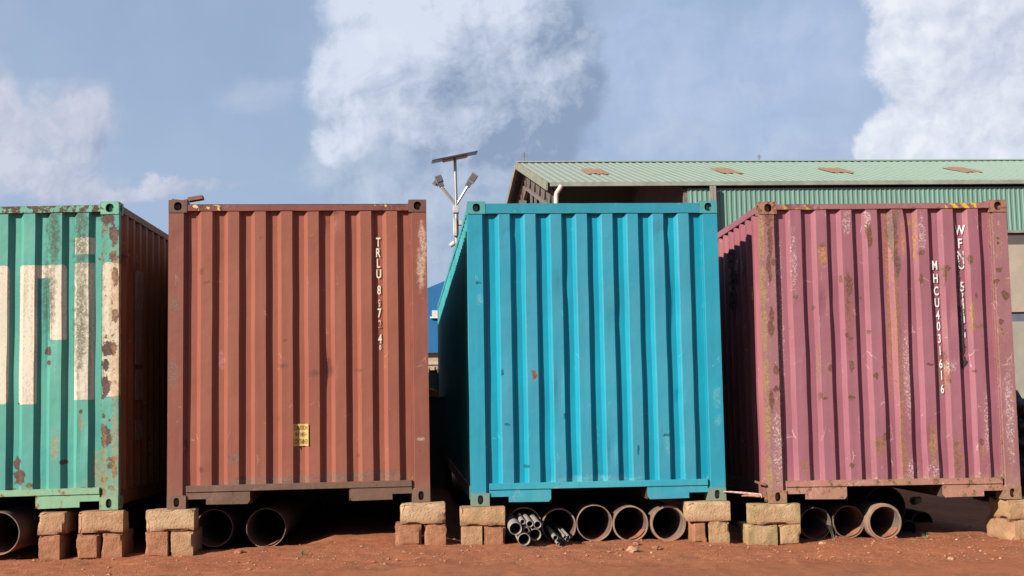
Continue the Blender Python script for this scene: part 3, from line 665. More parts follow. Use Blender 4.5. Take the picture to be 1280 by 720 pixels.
# yellow sticker folded over recess and slopes of the brown end wall
def sticker():
    m, t, b = newmat('yellow_sticker'); co = ob_coord(t)
    n = t.noise(co, 40, 5, .7)
    t.put(b.inputs['Base Color'], t.mul(t.mix(t.ramp(n, .46, .6), (.50, .33, .05), (.50, .33, .19)), ALB)); b.inputs['Roughness'].default_value = .6
    # the sticker spans x0..x1 over slope, recess, slope
    cxs = (375.3-210)/(327/2.438)
    ri = min(range(len(PROF)-3), key=lambda i: abs((PROF[i][0]+PROF[i+1][0])/2-cxs) if PROF[i][1] == 1 and PROF[i+1][1] == 1 else 9)
    a, bb = PROF[ri-1][0]+.002, PROF[ri+2][0]-.002
    brk = [a, PROF[ri][0]+.001, PROF[ri+1][0]-.001, bb]
    z0, z1 = (631.5-559)/131.2, (631.5-532)/131.2
    q = MB(); N = 10
    xs_ = [brk[k]+(brk[k+1]-brk[k])*i/3 for k in range(3) for i in range(3)]+[bb]
    for j in range(N+1):
        for x in xs_: q.v.append((x, prof_y(x)-.013, z0+(z1-z0)*j/N+.003*noise.noise(Vector((x*40, j, 0)))*(j in (0, N))))
    n_ = len(xs_)
    for j in range(N):
        for i in range(n_-1): q.f.append((j*n_+i, j*n_+i+1, (j+1)*n_+i+1, (j+1)*n_+i))
    s_ = q.build('sticker', m, cont_b); s_['label'] = 'yellow sticker with black capitals, folded into a recess'
    mb = simple('sticker_black_print', (.05, .04, .02), (.18, .13, .04), 50, bump=0)
    for row, (txt, hh) in enumerate((('CAUTION', .042), ('9\'6" HIGH', .042), ('CONTAINER', .046))):
        me = glyph_mesh(txt, hh, 1, .02)
        bm = bmesh.new(); bm.from_mesh(me)
        xs2 = [v.co.x for v in bm.verts]; k = (bb-a)*(.86, .72, .92)[row]/(max(xs2)-min(xs2))
        for v in bm.verts: v.co.x = v.co.x*k+(a+bb)/2; v.co.z += z1-(.036, .098, .165)[row]
        for x in brk[1:3]+[(brk[0]+brk[1])/2, (brk[2]+brk[3])/2]:
            bmesh.ops.bisect_plane(bm, geom=bm.verts[:]+bm.edges[:]+bm.faces[:], plane_co=(x, 0, 0), plane_no=(1, 0, 0))
        for v in bm.verts: v.co.y = prof_y(v.co.x)-.0145
        bm.to_mesh(me); bm.free(); me.materials.clear(); me.materials.append(mb)
        o = bpy.data.objects.new('lettering', me); COL.objects.link(o); o.parent = s_
sticker()
# marks on the two visible side walls
def side_decal(cont, name, mat, right, quads, label=None):
    q = MB()
    for (ya, za), (yb, zb_), (yc, zc), (yd, zd) in quads:
        x = WC-.004 if right else .004
        q.add([(x, ya, za), (x, yb, zb_), (x, yc, zc), (x, yd, zd)], [(0, 1, 2, 3)])
    o = q.build(name, mat, cont)
    if label: o['label'] = label
    return o
M_pap = simple('torn_white_paper', (.30, .22, .18), (.22, .15, .12), 9)
sp_ = MB()
zz = .62
while zz < 2.3:
    y0_, y1_ = .68+.02*noise.noise(Vector((zz*9, 0, 0))), .98+.08*noise.noise(Vector((zz*6, 3, 0)))
    if not (.8 < zz < .98 or 1.28 < zz < 1.34):
        sp_.box(WC-.008, y0_, zz, WC-.002, y1_, zz+.0501)
    elif sp_.v:
        sp_.build('torn_strip', M_pap, cont_g); sp_ = MB()
    zz += .05
sp_.build('torn_strip', M_pap, cont_g)
M_blk2 = simple('black_scrawl_paint', (.012, .01, .012), (.03, .02, .025), 20)
M_wsc = simple('white_scrawl_paint', (.4, .36, .38), (.28, .22, .25), 20)
def side_letter(ch, y, z, h, mat, wx):
    me = glyph_mesh(ch, h, wx, .02)
    for v in me.vertices: v.co = (.004, y-v.co.x, v.co.z+z)
    me.materials.clear(); me.materials.append(mat)
    o = bpy.data.objects.new('letter', me); COL.objects.link(o); o.parent = cont_p
side_letter('6', .85, 2.36, .13, M_wsc, 1.3); side_letter('7', 1.08, 2.38, .14, M_wsc, 1.3)
for k_, (yy, z_, hh) in enumerate([(1.36, 2.50, .20), (1.30, 2.28, .18), (1.36, 2.06, .2)]):
    side_letter('8', yy, z_, hh, M_blk2, 3.2)
# locking handle on the pink side near the front post
q = MB(); q.box(-.004, .43, 1.97, .010, .47, 2.11); q.build('lashing_bracket', mats_p[4], cont_p, bevel=.004)
q = MB(); q.box(WC-.009, .20, 2.40, WC+.03, .30, 2.43); q.box(WC-.0, .22, 2.33, WC+.018, .24, 2.43); q.build('lashing_bracket', mats_g[3], cont_g)

# ------------------------------------------------------------------ concrete blocks
def block_mat(name, c1, c2, moss=0, seed=0):
    m, t, b = newmat(name); co = ob_coord(t)
    co2 = t.vmath('ADD', co, (seed*3.1, seed*1.7, seed))
    n = t.noise(co2, 7, 6, .65); n2 = t.noise(co2, 60, 4, .7)
    c = t.mix(t.ramp(n, .35, .68), c1, c2)
    c = t.mix(t.math('MULTIPLY', t.ramp(n2, .58, .68), .5), c, tuple(x*.5 for x in c2))
    c = t.mix(t.math('MULTIPLY', t.ramp(t.noise(co2, 130, 2), .62, .7), .4), c, (.45, .37, .28))
    if moss:
        mk = t.math('MULTIPLY', t.ramp(t.noise(t.scale(co2, (9, 9, 1.4)), 1, 5, .6), .48, .62), moss)
        c = t.mix(mk, c, (.13, .14, .035))
    X, Y, Z = t.sep(co)
    c = t.mix(t.math('MULTIPLY', t.ramp(t.math('ADD', Z, t.math('MULTIPLY', n, .12)), .13, .05), .7), c, (.28, .11, .06))
    t.put(b.inputs['Base Color'], t.mul(c, ALB)); b.inputs['Roughness'].default_value = .95; b.inputs['Specular IOR Level'].default_value = .15
    h = t.math('ADD', t.math('MULTIPLY', n2, .011), t.math('MULTIPLY', t.noise(co2, 18, 5, .7), .016))
    bp = t.new('ShaderNodeBump'); bp.inputs['Strength'].default_value = .9; bp.inputs['Distance'].default_value = 1
    t.put(bp.inputs['Height'], h); t.put(b.inputs['Normal'], bp.outputs[0])
    return m
BM = {'pale': block_mat('pale_block', (.50, .34, .21), (.41, .265, .155), 0, 1), 'red': block_mat('reddish_block', (.37, .175, .098), (.30, .135, .075), 0, 2),
      'mid': block_mat('tan_block', (.43, .26, .15), (.35, .195, .11), 0, 3), 'moss': block_mat('mossy_block', (.47, .32, .19), (.38, .245, .135), .4, 4), 'yel': block_mat('yellowish_block', (.45, .29, .16), (.37, .22, .12), .2, 5)}
BG = 'concrete blocks propping up the containers'
bcount = [0]
def block(x0, x1, ztop, zbot, yf, dep, mat, label, rz=0, seed=None, groove=()):
    bcount[0] += 1; sd = bcount[0]*3.7
    bm = bmesh.new(); bmesh.ops.create_cube(bm, size=1)
    wd, hg = x1-x0, ztop-zbot
    for v in bm.verts: v.co = Vector((v.co.x*wd, v.co.y*dep, (v.co.z+.5)*hg))
    bmesh.ops.bevel(bm, geom=bm.edges[:], offset=.006, segments=2, affect='EDGES')
    bmesh.ops.subdivide_edges(bm, edges=[e for e in bm.edges if e.calc_length() > .05], cuts=9, use_grid_fill=True)
    for v in bm.verts:
        p = v.co
        k = noise.noise(Vector((p.x*9+sd, p.y*9, p.z*9)))*.003+noise.noise(Vector((p.x*26+sd, p.y*26, p.z*26)))*.004
        nrm = Vector((p.x/(wd/2), p.y/(dep/2), (p.z-hg/2)/(hg/2)))
        big = max(abs(nrm.x), abs(nrm.y), abs(nrm.z))
        edge = sorted((abs(nrm.x), abs(nrm.y), abs(nrm.z)))[1]
        chip = max(0, noise.noise(Vector((p.x*6+sd*2, p.y*6, p.z*6)))-.05)*.13*sstep(.72, .98, edge)
        ax = max(range(3), key=lambda i: abs(nrm[i])); sg = math.copysign(1, nrm[ax])
        p[ax] += sg*(k-chip) if ax != 2 else sg*min(0, k*.5-chip*.6)
        if ax == 1:
            for gx_ in groove:
                if abs(p.x-gx_*wd) < .018: p.y += .012
    me = bpy.data.meshes.new('concrete_block'); bm.to_mesh(me); bm.free(); me.materials.append(BM[mat])
    o = bpy.data.objects.new('concrete_block', me); COL.objects.link(o)
    o.location = ((x0+x1)/2, yf+dep/2, zbot); o.rotation_euler = (0, 0, RAD(rz))
    for p in me.polygons: p.use_smooth = True
    me.set_sharp_from_angle(angle=RAD(40))
    tag(o, label, 'concrete block', BG)
def cbz(c, x):   # height of a container's underside at world x, at its front
    return (c.matrix_basis @ Vector((x-c.location.x, 0, 0))).z
def pblock(c, px0, py0, px1, py1, yf, dep, mat, label, rz=0, top=None, bot=None, groove=()):
    a = at(px0, py0, yf); b = at(px1, py1, yf)
    zt_ = top if top is not None else a.z; zb_ = bot if bot is not None else b.z
    block(a.x, b.x, zt_, zb_, yf, dep, mat, label, rz, groove=groove)
    return zt_, zb_
def stack(c, yf, tops, bots):
    """tops/bots: (px0, px1, py_split or base, material, label ...)"""
    px0, px1, pys, mat, lab, dep, rz = tops
    a = at(px0, pys, yf); b = at(px1, pys, yf); zs = (a.z+b.z)/2
    zt_ = min(cbz(c, a.x), cbz(c, b.x))-.003
    block(a.x, b.x, zt_, zs+.001, yf, dep, mat, lab, rz)
    for p0, p1, pyb, mt, lb, dp, dy in bots:
        A = at(p0, pyb, yf+dy); B = at(p1, pyb, yf+dy)
        g = ground_z((A.x+B.x)/2, yf+dy+.05)
        block(A.x, B.x, zs-.001, min(A.z, g)-.02, yf+dy, dp, mt, lb, 0)
YG, YB, YC, YP = 11.86, 11.80, 11.74, 11.66
stack(cont_g, YG, (46.5, 81, 669, 'mid', 'tan block on top of the narrow two-block pile under the green container', .45, 0),
      [(48, 75, 693.5, 'red', 'red-stained concrete block at the foot of the narrow pile under the green container', .45, 0)])
stack(cont_g, YG, (97, 154.5, 666.5, 'mid', 'long tan concrete block carrying the corner of the green container', .225, 0),
      [(95, 124, 692, 'red', 'left one of two reddish end-on blocks under the long tan block at the green corner', .45, .01), (126.5, 153, 692, 'red', 'right one of two reddish end-on blocks under the long tan block at the green corner', .45, 0)])
stack(cont_b, YB, (182, 243, 664.5, 'pale', 'pale concrete block under the left corner of the rust-brown container', .225, 0),
      [(180.5, 210, 689.5, 'red', 'chipped red-stained lower block left of the gap, below the brown container\'s left corner', .45, 0), (213.5, 242, 689.5, 'mid', 'lower tan block right of the gap, next to the first pipe under the brown container', .45, .01)])
stack(cont_b, YB-.02, (500.5, 557, 655.5, 'pale', 'pale block with rounded edges under the right corner of the rust-brown container', .225, 1.5),
      [(494, 527.5, 680.5, 'red', 'left lower red block turned slightly, under the brown container\'s right corner', .40, 0), (530, 558, 679.5, 'red', 'right lower red block with a chipped edge, under the brown container\'s right corner', .40, .01)])
stack(cont_c, YC, (575.5, 632, 657.5, 'yel', 'worn yellowish block under the left corner of the blue container', .225, 0),
      [(577, 603.5, 680, 'mid', 'lower tan block on the left, under the blue container\'s left corner', .45, 0), (605, 632, 679.5, 'red', 'lower red block beside the pipe full of small tubes', .45, .01)])
stack(cont_c, YC, (860, 914, 652, 'pale', 'pale block under the right corner of the blue container', .225, 0),
      [(867, 884, 677, 'red', 'narrow red lower block left of the gap, under the blue container\'s right corner', .45, .02), (887.5, 913, 677, 'yel', 'yellowish lower block right of the gap, under the blue container\'s right corner', .45, 0)])
stack(cont_p, YP, (941, 1001.5, 656, 'moss', 'moss-streaked block under the left corner of the pink container', .225, 0),
      [(936.5, 973, 679, 'moss', 'lower mossy block on the left, under the pink container\'s left corner', .45, .0), (974.5, 1002, 678, 'yel', 'lower yellowish block beside the first pipe under the pink container', .45, .0)])
stack(cont_p, YP-.06, (1262, 1326, 649, 'yel', 'upper tan block under the right corner of the pink container, cut by the right edge', .42, 0),
      [(1262, 1332, 673.5, 'mid', 'lower tan block under the right corner of the pink container, cut by the right edge', .48, 0)])

# ------------------------------------------------------------------ pipes
def pipe_mat(name, c1, c2, rough=.75):
    m, t, b = newmat(name); co = ob_coord(t)
    n = t.noise(t.scale(co, (1, .35, 1)), 9, 6, .65)
    c = t.mix(t.ramp(n, .35, .68), c1, c2)
    c = t.mix(t.ramp(t.noise(co, 40, 4, .7), .6, .66), c, tuple(x*.5 for x in c2))
    X, Y, Z = t.sep(co)
    c = t.mix(t.math('MULTIPLY', t.ramp(t.math('ADD', Z, t.math('MULTIPLY', n, .06)), -.06, -.15), .7), c, (.40, .17, .09))
    t.put(b.inputs['Base Color'], t.mul(c, ALB)); b.inputs['Roughness'].default_value = rough
    bp = t.new('ShaderNodeBump'); bp.inputs['Strength'].default_value = .5; bp.inputs['Distance'].default_value = .004
    t.put(bp.inputs['Height'], t.noise(co, 50, 4, .7)); t.put(b.inputs['Normal'], bp.outputs[0])
    return m
MP_r = pipe_mat('rusted_pipe_steel', (.17, .10, .08), (.10, .06, .055))
MP_g = pipe_mat('grey_pipe_steel', (.18, .13, .105), (.12, .085, .07))
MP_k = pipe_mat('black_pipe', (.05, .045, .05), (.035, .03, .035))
MP_pvc = simple('pale_tube', (.34, .30, .27), (.26, .225, .20), 14, .6)
MP_rim = pipe_mat('scraped_pipe_end', (.30, .185, .13), (.21, .125, .09))
def pipe(px, py, rpx, Y, L, wall, mat, label, cat='pipe', group=None, name='steel_pipe', yaw=0, pit=0, rim=None, flange=0, dirt=False, N=40):
    c = at(px, py, Y); r = rpx*Y/F*1.0
    o = root(name, label, cat, c, RAD(yaw), group)
    o.rotation_euler = (RAD(pit), 0, RAD(yaw))
    def ring(q, prof):
        n0 = len(q.v)
        for (rr, yy) in prof:
            for k in range(N):
                a = 2*math.pi*k/N; w_ = 1+.012*noise.noise(Vector((math.cos(a)*2, math.sin(a)*2, px)))
                jag = .006*noise.noise(Vector((a*3, px, 0))) if yy < .03 else 0
                q.v.append((rr*w_*math.cos(a), yy+jag, rr*w_*math.sin(a)))
        for j in range(len(prof)-1):
            for k in range(N): q.f.append((n0+j*N+k, n0+j*N+(k+1) % N, n0+(j+1)*N+(k+1) % N, n0+(j+1)*N+k))
    q = MB(); ring(q, [(r, .012), (r, L*.5), (r, L), (r-wall, L), (r-wall, L*.3), (r-wall, .012)]); q.build('tube', mat, o, smooth=True)
    q = MB(); ring(q, [(r-wall, .012), (r-wall+.002, 0), (r-.002, 0), (r, .012)]); q.build('rim', rim or mat, o, smooth=True)
    if flange:
        q = MB(); ring(q, [(r, .03), (r+flange, .034), (r+flange, .10), (r, .11)]); q.build('collar', rim or mat, o, smooth=True)
    if dirt:
        q = MB(); ri = r-wall-.001; n_ = 7
        for j in range(8):
            yy = .01+j*.09; hh = .30-.03*j+.04*noise.noise(Vector((j, px, 0)))
            for k in range(n_):
                a = -math.pi/2+.55+(k/(n_-1)-.5)*2*hh*2.2
                q.v.append((ri*math.cos(a)*(.99 if k in (0, n_-1) else .93), yy, ri*math.sin(a)*(.99 if k in (0, n_-1) else .93)))
        for j in range(7):
            for k in range(n_-1): q.f.append((j*n_+k, j*n_+k+1, (j+1)*n_+k+1, (j+1)*n_+k))
        q.build('earth_deposit', M_earth, o, smooth=True)
    return o
M_earth = simple('loose_red_earth', (.34, .13, .07), (.26, .1, .055), 20, .95, .6)
PG = 'large steel pipes lying under the containers'
pipe(-3, 667, 26, 12.0, 11.6, .012, MP_r, 'large pipe under the green container, cut by the left edge', group=PG, rim=MP_g)
pipe(267.5, 660, 23, 12.3, 11.6, .012, MP_r, 'dark pipe with a broken lip, left one of two under the brown container', group=PG, rim=MP_g, yaw=-.5)
pipe(332.5, 660, 24, 12.2, 11.6, .009, MP_r, 'thin-rimmed pipe with a little earth inside, right one of two under the brown container', group=PG, rim=MP_g, dirt=True, yaw=.4)
pbig = pipe(655.5, 656.5, 22, 12.02, 11.6, .012, MP_r, 'large pipe stuffed with pale small tubes, leftmost under the blue container', group=PG, rim=MP_rim)
pipe(698.8, 657.5, 21.7, 12.0, 11.6, .014, MP_r, 'large pipe with a bundle of thin rods in its mouth', group=PG, rim=MP_rim, yaw=.3)
pipe(743.2, 653.9, 22.6, 12.0, 11.6, .010, MP_r, 'empty thin-rimmed pipe in the middle of the row under the blue container', group=PG, rim=MP_rim, yaw=-.3)
pipe(788.4, 654.8, 22.4, 11.97, 11.6, .016, MP_r, 'second pipe from the right under the blue container, medium rim lit at the bottom', group=PG, rim=MP_rim, dirt=True)
pipe(835.5, 654.4, 22.4, 11.95, 11.6, .022, MP_g, 'thick-walled pipe, rightmost under the blue container', group=PG, rim=MP_rim, yaw=.5)
pipe(1019.5, 654.5, 20.5, 12.0, 11.6, .012, MP_g, 'dark thin pipe, first right of the mossy blocks', group=PG, rim=MP_g, dirt=True)
pipe(1061, 652.5, 20.5, 12.0, 11.6, .010, MP_r, 'pipe with sunlit earth inside, behind the dry weed stems', group=PG, rim=MP_g, dirt=True, yaw=.6)
pipe(1106.5, 652.8, 21.5, 11.85, 5.0, .016, MP_g, 'grey collared pipe poking out under the pink container', group=PG, rim=MP_rim, flange=.014, dirt=True)
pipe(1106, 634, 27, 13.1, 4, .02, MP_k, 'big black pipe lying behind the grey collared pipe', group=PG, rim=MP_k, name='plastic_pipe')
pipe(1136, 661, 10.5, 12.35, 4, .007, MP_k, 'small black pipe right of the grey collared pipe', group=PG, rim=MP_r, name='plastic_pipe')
pipe(-30, 664, 25, 12.9, 11, .012, MP_k, 'added black pipe hiding sunlit ground, behind the pipe at the left edge', group=PG, rim=MP_k)  # added pipe, keeps sunlit ground under the green container out of view
pipe(-78, 664, 25, 12.9, 11, .012, MP_k, 'second added black pipe hiding sunlit ground, further left under the green container', group=PG, rim=MP_k)  # second added pipe, blocks the same sunlit ground
TG = 'small tubes stuffed in the large pipe'
for (a, b, rr, Y_, lab) in [(644.5, 661, 8, 11.55, 'wide pale tube at the left of the pipe mouth'), (655.2, 674.5, 7.8, 11.55, 'wide tube at the bottom of the pipe mouth, lowest of the bunch'), (669, 668.5, 7.6, 11.62, 'wide tube at the right of the pipe mouth'),
                            (658, 663, 3.9, 11.6, 'small tube in the centre of the bunch'), (653.3, 652.4, 3.5, 11.65, 'smallest tube at the top left of the bunch'), (662.3, 655, 4.4, 11.6, 'small tube at the top middle of the bunch'), (672, 656, 4.8, 11.6, 'small tube at the top right of the bunch')]:
    pipe(a, b, rr, Y_, 1.1, .007, MP_pvc, lab, 'tube', TG, 'tube', rim=MP_pvc, pit=2.4, yaw=.5, N=20)
RG = 'thin rods in the mouth of the second pipe'
for i, (a, b, rr) in enumerate([(694.3, 672.3, 3.2), (697.7, 679.7, 1.9), (701, 675.5, 2.1), (701.3, 680.3, 1.8), (706.2, 671.5, 2.1), (710.6, 671.2, 2.2), (708.8, 675.3, 1.9), (704.5, 677.5, 1.7)]):
    pipe(a, b, rr, 11.55+.02*i, 1.1, .004, MP_pvc, 'thin rod in the second pipe under the blue container, '+('thickest, at the far left', 'lowest left of the bundle', 'left of centre, upper', 'lowest, just left of centre', 'upper middle of the bundle', 'upper right end of the bundle', 'right side, lower', 'lower middle, between two others')[i], 'rod', RG, 'thin_rod', rim=MP_pvc, pit=1.6, yaw=.3, N=12)
# short stub lying on a dark pipe in the shade
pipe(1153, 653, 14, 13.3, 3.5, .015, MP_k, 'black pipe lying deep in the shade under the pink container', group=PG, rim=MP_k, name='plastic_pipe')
e = pipe(1141, 626.5, 4.2, 13.0, .22, .006, MP_g, 'short grey pipe stub lying on the dark pipes under the pink container', 'pipe stub', None, 'pipe_stub', rim=MP_rim, yaw=-38, flange=.008, N=24)

# ------------------------------------------------------------------ odds and ends on the containers
MR_bar = mats_b[3]
def bar(name, pts, wd, hg, mat, label, cat):
    o = root(name, label, cat, pts[0]); q = MB()
    P = [Vector(p)-Vector(pts[0]) for p in pts]
    for a, b in zip(P, P[1:]): q.beam(a, b, wd, hg)
    q.build('bar', mat, o, bevel=.002); return o
M_bar = simple('rusty_strip', (.24, .11, .07), (.16, .08, .05), 14)
def top_junk():
    o = root('bent_metal_strip', 'short bent rusty metal strip lying on top of the brown container near its left corner', 'metal strip', at(230, 252, 11.95))
    q = MB(); a = Vector((0, 0, .0)); b = at(236, 250.0, 11.95)-Vector(o.location); c_ = at(254, 247, 11.95)-Vector(o.location)
    q.beam(a, b, .10, .012); q.beam(b, c_, .10, .036); q.build('strip', M_bar, o)
    q = MB(); q.beam(at(216, 249.6, 11.95)-Vector(o.location), a, .09, .010); q.build('flat_end', M_bar, o)
top_junk()
M_rope = simple('faded_red_webbing', (.32, .12, .10), (.38, .26, .2), 40)
def strap():
    pts = [(904, 614.5), (915, 615), (926, 616), (938, 616.8), (946, 617.4), (951, 618)]
    P = [at(a, b, 11.80-.012*i) for i, (a, b) in enumerate(pts)]
    o = root('frayed_strap', 'frayed pale and red strap strung from the blue container\'s corner to the pink one', 'strap', P[0])
    q = MB(); q.tube([p-P[0] for p in P]+[at(952, 622, 11.70)-P[0]], [.007, .008, .011, .009, .007, .007, .006], 7); q.build('cord', simple('pale_cord', (.62, .5, .46), (.5, .25, .2), 30), o)
    q = MB(); q.tube([at(927, 620, 11.78)-P[0], at(936, 618.6, 11.78)-P[0], at(950, 620.5, 11.7)-P[0]], [.006, .018, .008], 7); q.build('torn_end', M_rope, o)
    o2 = root('bent_rod', 'rusty rod sticking out between the containers beside the pink corner post', 'metal rod', at(944, 602, 12.0))
    q = MB(); q.beam((0, 0, 0), at(957, 606, 11.72)-Vector(o2.location), .012, .02); q.build('rod', M_bar, o2)
strap()

# ------------------------------------------------------------------ warehouse
def gab(y): return 4.83-.045*(y-45)        # the gable line runs slightly across
EY, RY, BY = 45.0, 54.0, 63.0; EZ = 8.09+CZ; RZ = 10.60+CZ; XR = 60.0
M_roof = None
def roofmat():
    m, t, b = newmat('faded_green_roof_sheet'); co = ob_coord(t)
    n = t.noise(t.scale(co, (.5, .12, .1)), 1.2, 5, .6); n2 = t.noise(co, 1.5, 5, .65)
    X, Y, Z = t.sep(co)
    # older, greyer sheets towards the gable end
    old = t.ramp(t.math('ADD', X, t.math('MULTIPLY', n, 8)), 20, 4)
    c = t.mix(old, (.225, .31, .245), (.26, .285, .235))
    c = t.mix(t.math('MULTIPLY', t.ramp(n2, .5, .7), .35), c, (.16, .22, .15))
    t.put(b.inputs['Base Color'], t.mul(c, ALB)); b.inputs['Roughness'].default_value = .6
    return m
M_roof = roofmat()
M_clad = simple('green_wall_cladding', (.155, .285, .245), (.135, .255, .215), .7, .55, .15, stretch=(1, 1, .3))
M_fascia = simple('weathered_fascia', (.25, .26, .20), (.17, .18, .14), 3)
M_gut = simple('grey_gutter', (.27, .30, .25), (.2, .22, .19), 2)
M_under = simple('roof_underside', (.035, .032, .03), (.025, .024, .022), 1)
M_truss = simple('dull_truss_steel', (.17, .145, .135), (.12, .10, .095), 4)
M_cream = simple('cream_render', (.37, .32, .26), (.31, .27, .22), .8, .9, .2)
M_grey = simple('shadow_grey', (.10, .085, .085), (.08, .07, .07), 1)
M_sky = simple('brown_rooflight', (.36, .20, .11), (.25, .17, .11), 4)
wh = root('warehouse', 'long green-roofed warehouse with an open truss bay, behind the blue and pink containers', 'warehouse', (0, 0, 0))
def slope(y): return RZ-(y-RY)*(RZ-EZ)/(RY-EY)*(1 if y > RY else -1)*1.0 if y > RY else EZ+(y-EY)*(RZ-EZ)/(RY-EY)
def rsheet(y0, y1, name):
    q = MB(); x = 0; per = .30; pr = []
    while x < XR-4.3: pr += [(x, 0), (x+.17, 0), (x+.20, .028), (x+.27, .028)]; x += per
    n = len(pr); 
    for y in (y0, y1):
        for dx, dz in pr: q.v.append((gab(y)-.2+dx, y, slope(y)+dz))
    for i in range(n-1): q.f.append((i, i+1, n+i+1, n+i))
    return q.build(name, M_roof, wh)
rsheet(EY-.14, RY, 'roof'); rsheet(BY+.5, RY+.001, 'roof')
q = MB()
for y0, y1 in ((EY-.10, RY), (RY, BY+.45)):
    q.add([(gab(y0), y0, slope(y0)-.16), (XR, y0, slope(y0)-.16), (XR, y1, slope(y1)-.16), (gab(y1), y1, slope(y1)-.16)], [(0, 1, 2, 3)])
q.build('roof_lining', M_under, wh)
for k in range(0, 9):
    q = MB(); y = EY+.3+k*1.0; q.box(gab(y)+.1, y, slope(y)-.15, 25, y+.08, slope(y)-.02); q.build('purlin', M_truss, wh)
q = MB(); q.beam((gab(EY-.2)-.22, EY-.2, slope(EY-.2)-.1), (gab(RY)-.22, RY, RZ-.1), .06, .32); q.build('verge_board', M_fascia, wh)
q = MB(); q.beam((gab(RY)-.22, RY, RZ-.1), (gab(BY+.5)-.22, BY+.5, slope(BY+.5)-.1), .06, .32); q.build('verge_board', M_fascia, wh)
q = MB(); q.prism([(RY-.28, RZ-.02), (RY, RZ+.09), (RY+.28, RZ-.02)], gab(RY)-.25, XR, 'x'); q.build('ridge_cap', M_roof, wh)
q = MB(); q.box(gab(EY)-.1, EY-.23, EZ-.17, XR, EY-.10, EZ-.02); q.build('gutter', M_gut, wh)
# rooflights on the front slope
def on_roof(px, py):
    d = FW + RT*((px-640)/F) - UP*((py-360)/F); o_ = Vector((0, 0, CZ))
    s_ = (RZ-EZ)/(RY-EY); k = (EZ+.07-s_*EY-CZ)/(d.z-s_*d.y)
    return o_+d*k
for ctr in ((742, 213.3), (908, 212.5), (1043, 212.0), (1201, 211.3)):
    a = on_roof(*ctr); q = MB(); x = a.x-.38; rnd_ = random.Random(int(ctr[0]))
    while x < a.x+.38:      # ragged sheet ends, one per rib
        y0, y1 = a.y-1.1+rnd_.uniform(-.25, .25), a.y+1.1+rnd_.uniform(-.3, .3)
        q.add([(xx, y, slope(y)+.04+dz) for dz in (0, .02) for (xx, y) in ((x, y0), (x+.0952, y0), (x+.0952, y1), (x, y1))], [(0, 1, 2, 3), (4, 5, 6, 7), (0, 1, 5, 4), (1, 2, 6, 5), (2, 3, 7, 6), (3, 0, 4, 7)])
        x += .095
    q.build('rooflight', M_sky, wh)
# front wall cladding
wx0 = at(859, 240, EY).x; wzb = at(1262, 288, EY).z
q = MB(); pr = []; x = wx0
while x < XR: pr += [(x, 0), (x+.09, 0), (x+.115, 1), (x+.16, 1)]; x += .185
for z in (wzb, EZ-.25):
    for xx, k in pr: q.v.append((xx, EY-.03*k, z))
n = len(pr)
for i in range(n-1): q.f.append((i, i+1, n+i+1, n+i))
q.build('wall_cladding', M_clad, wh)
q = MB(); q.box(wx0-.1, EY-.09, wzb-.10, XR, EY+.15, wzb); q.build('cladding_sill', M_fascia, wh)
zt_ = at(1270, 306, EY).z; q = MB(); q.box(gab(EY), EY+.02, zt_, XR, EY+.3, wzb-.10); q.build('shadow_toned_lintel', M_grey, wh)  # strip under the cladding, its shadow tone put into the grey
za, zb2 = at(1270, 390, EY).z, at(1270, 402, EY).z
q = MB(); q.box(gab(EY), EY-.06, za, XR, EY+.25, zt_); q.build('upper_wall', M_cream, wh)
q = MB(); q.box(gab(EY), EY+.03, zb2, XR, EY+.2, za); q.build('window_band', simple('blue_grey_band', (.12, .15, .20), (.09, .11, .15), 1), wh)
q = MB(); q.box(gab(EY), EY-.06, 0, XR, EY+.25, zb2); q.build('lower_wall', simple('grey_render', (.31, .29, .25), (.26, .245, .215), .8, .9), wh)
q = MB(); q.box(gab(BY), BY-.1, 0, XR, BY+.1, slope(BY)-.2); q.build('rear_wall', M_clad, wh)
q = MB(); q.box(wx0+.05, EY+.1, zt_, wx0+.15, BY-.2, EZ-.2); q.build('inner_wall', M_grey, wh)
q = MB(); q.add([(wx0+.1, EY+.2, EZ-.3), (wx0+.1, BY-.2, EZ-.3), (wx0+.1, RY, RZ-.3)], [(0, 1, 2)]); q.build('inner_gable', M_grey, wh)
# posts
for x in (4.9, wx0-.12):
    q = MB(); q.box(x, EY+.05, 0, x+.14, EY+.25, EZ-.3); q.build('post', M_truss, wh)
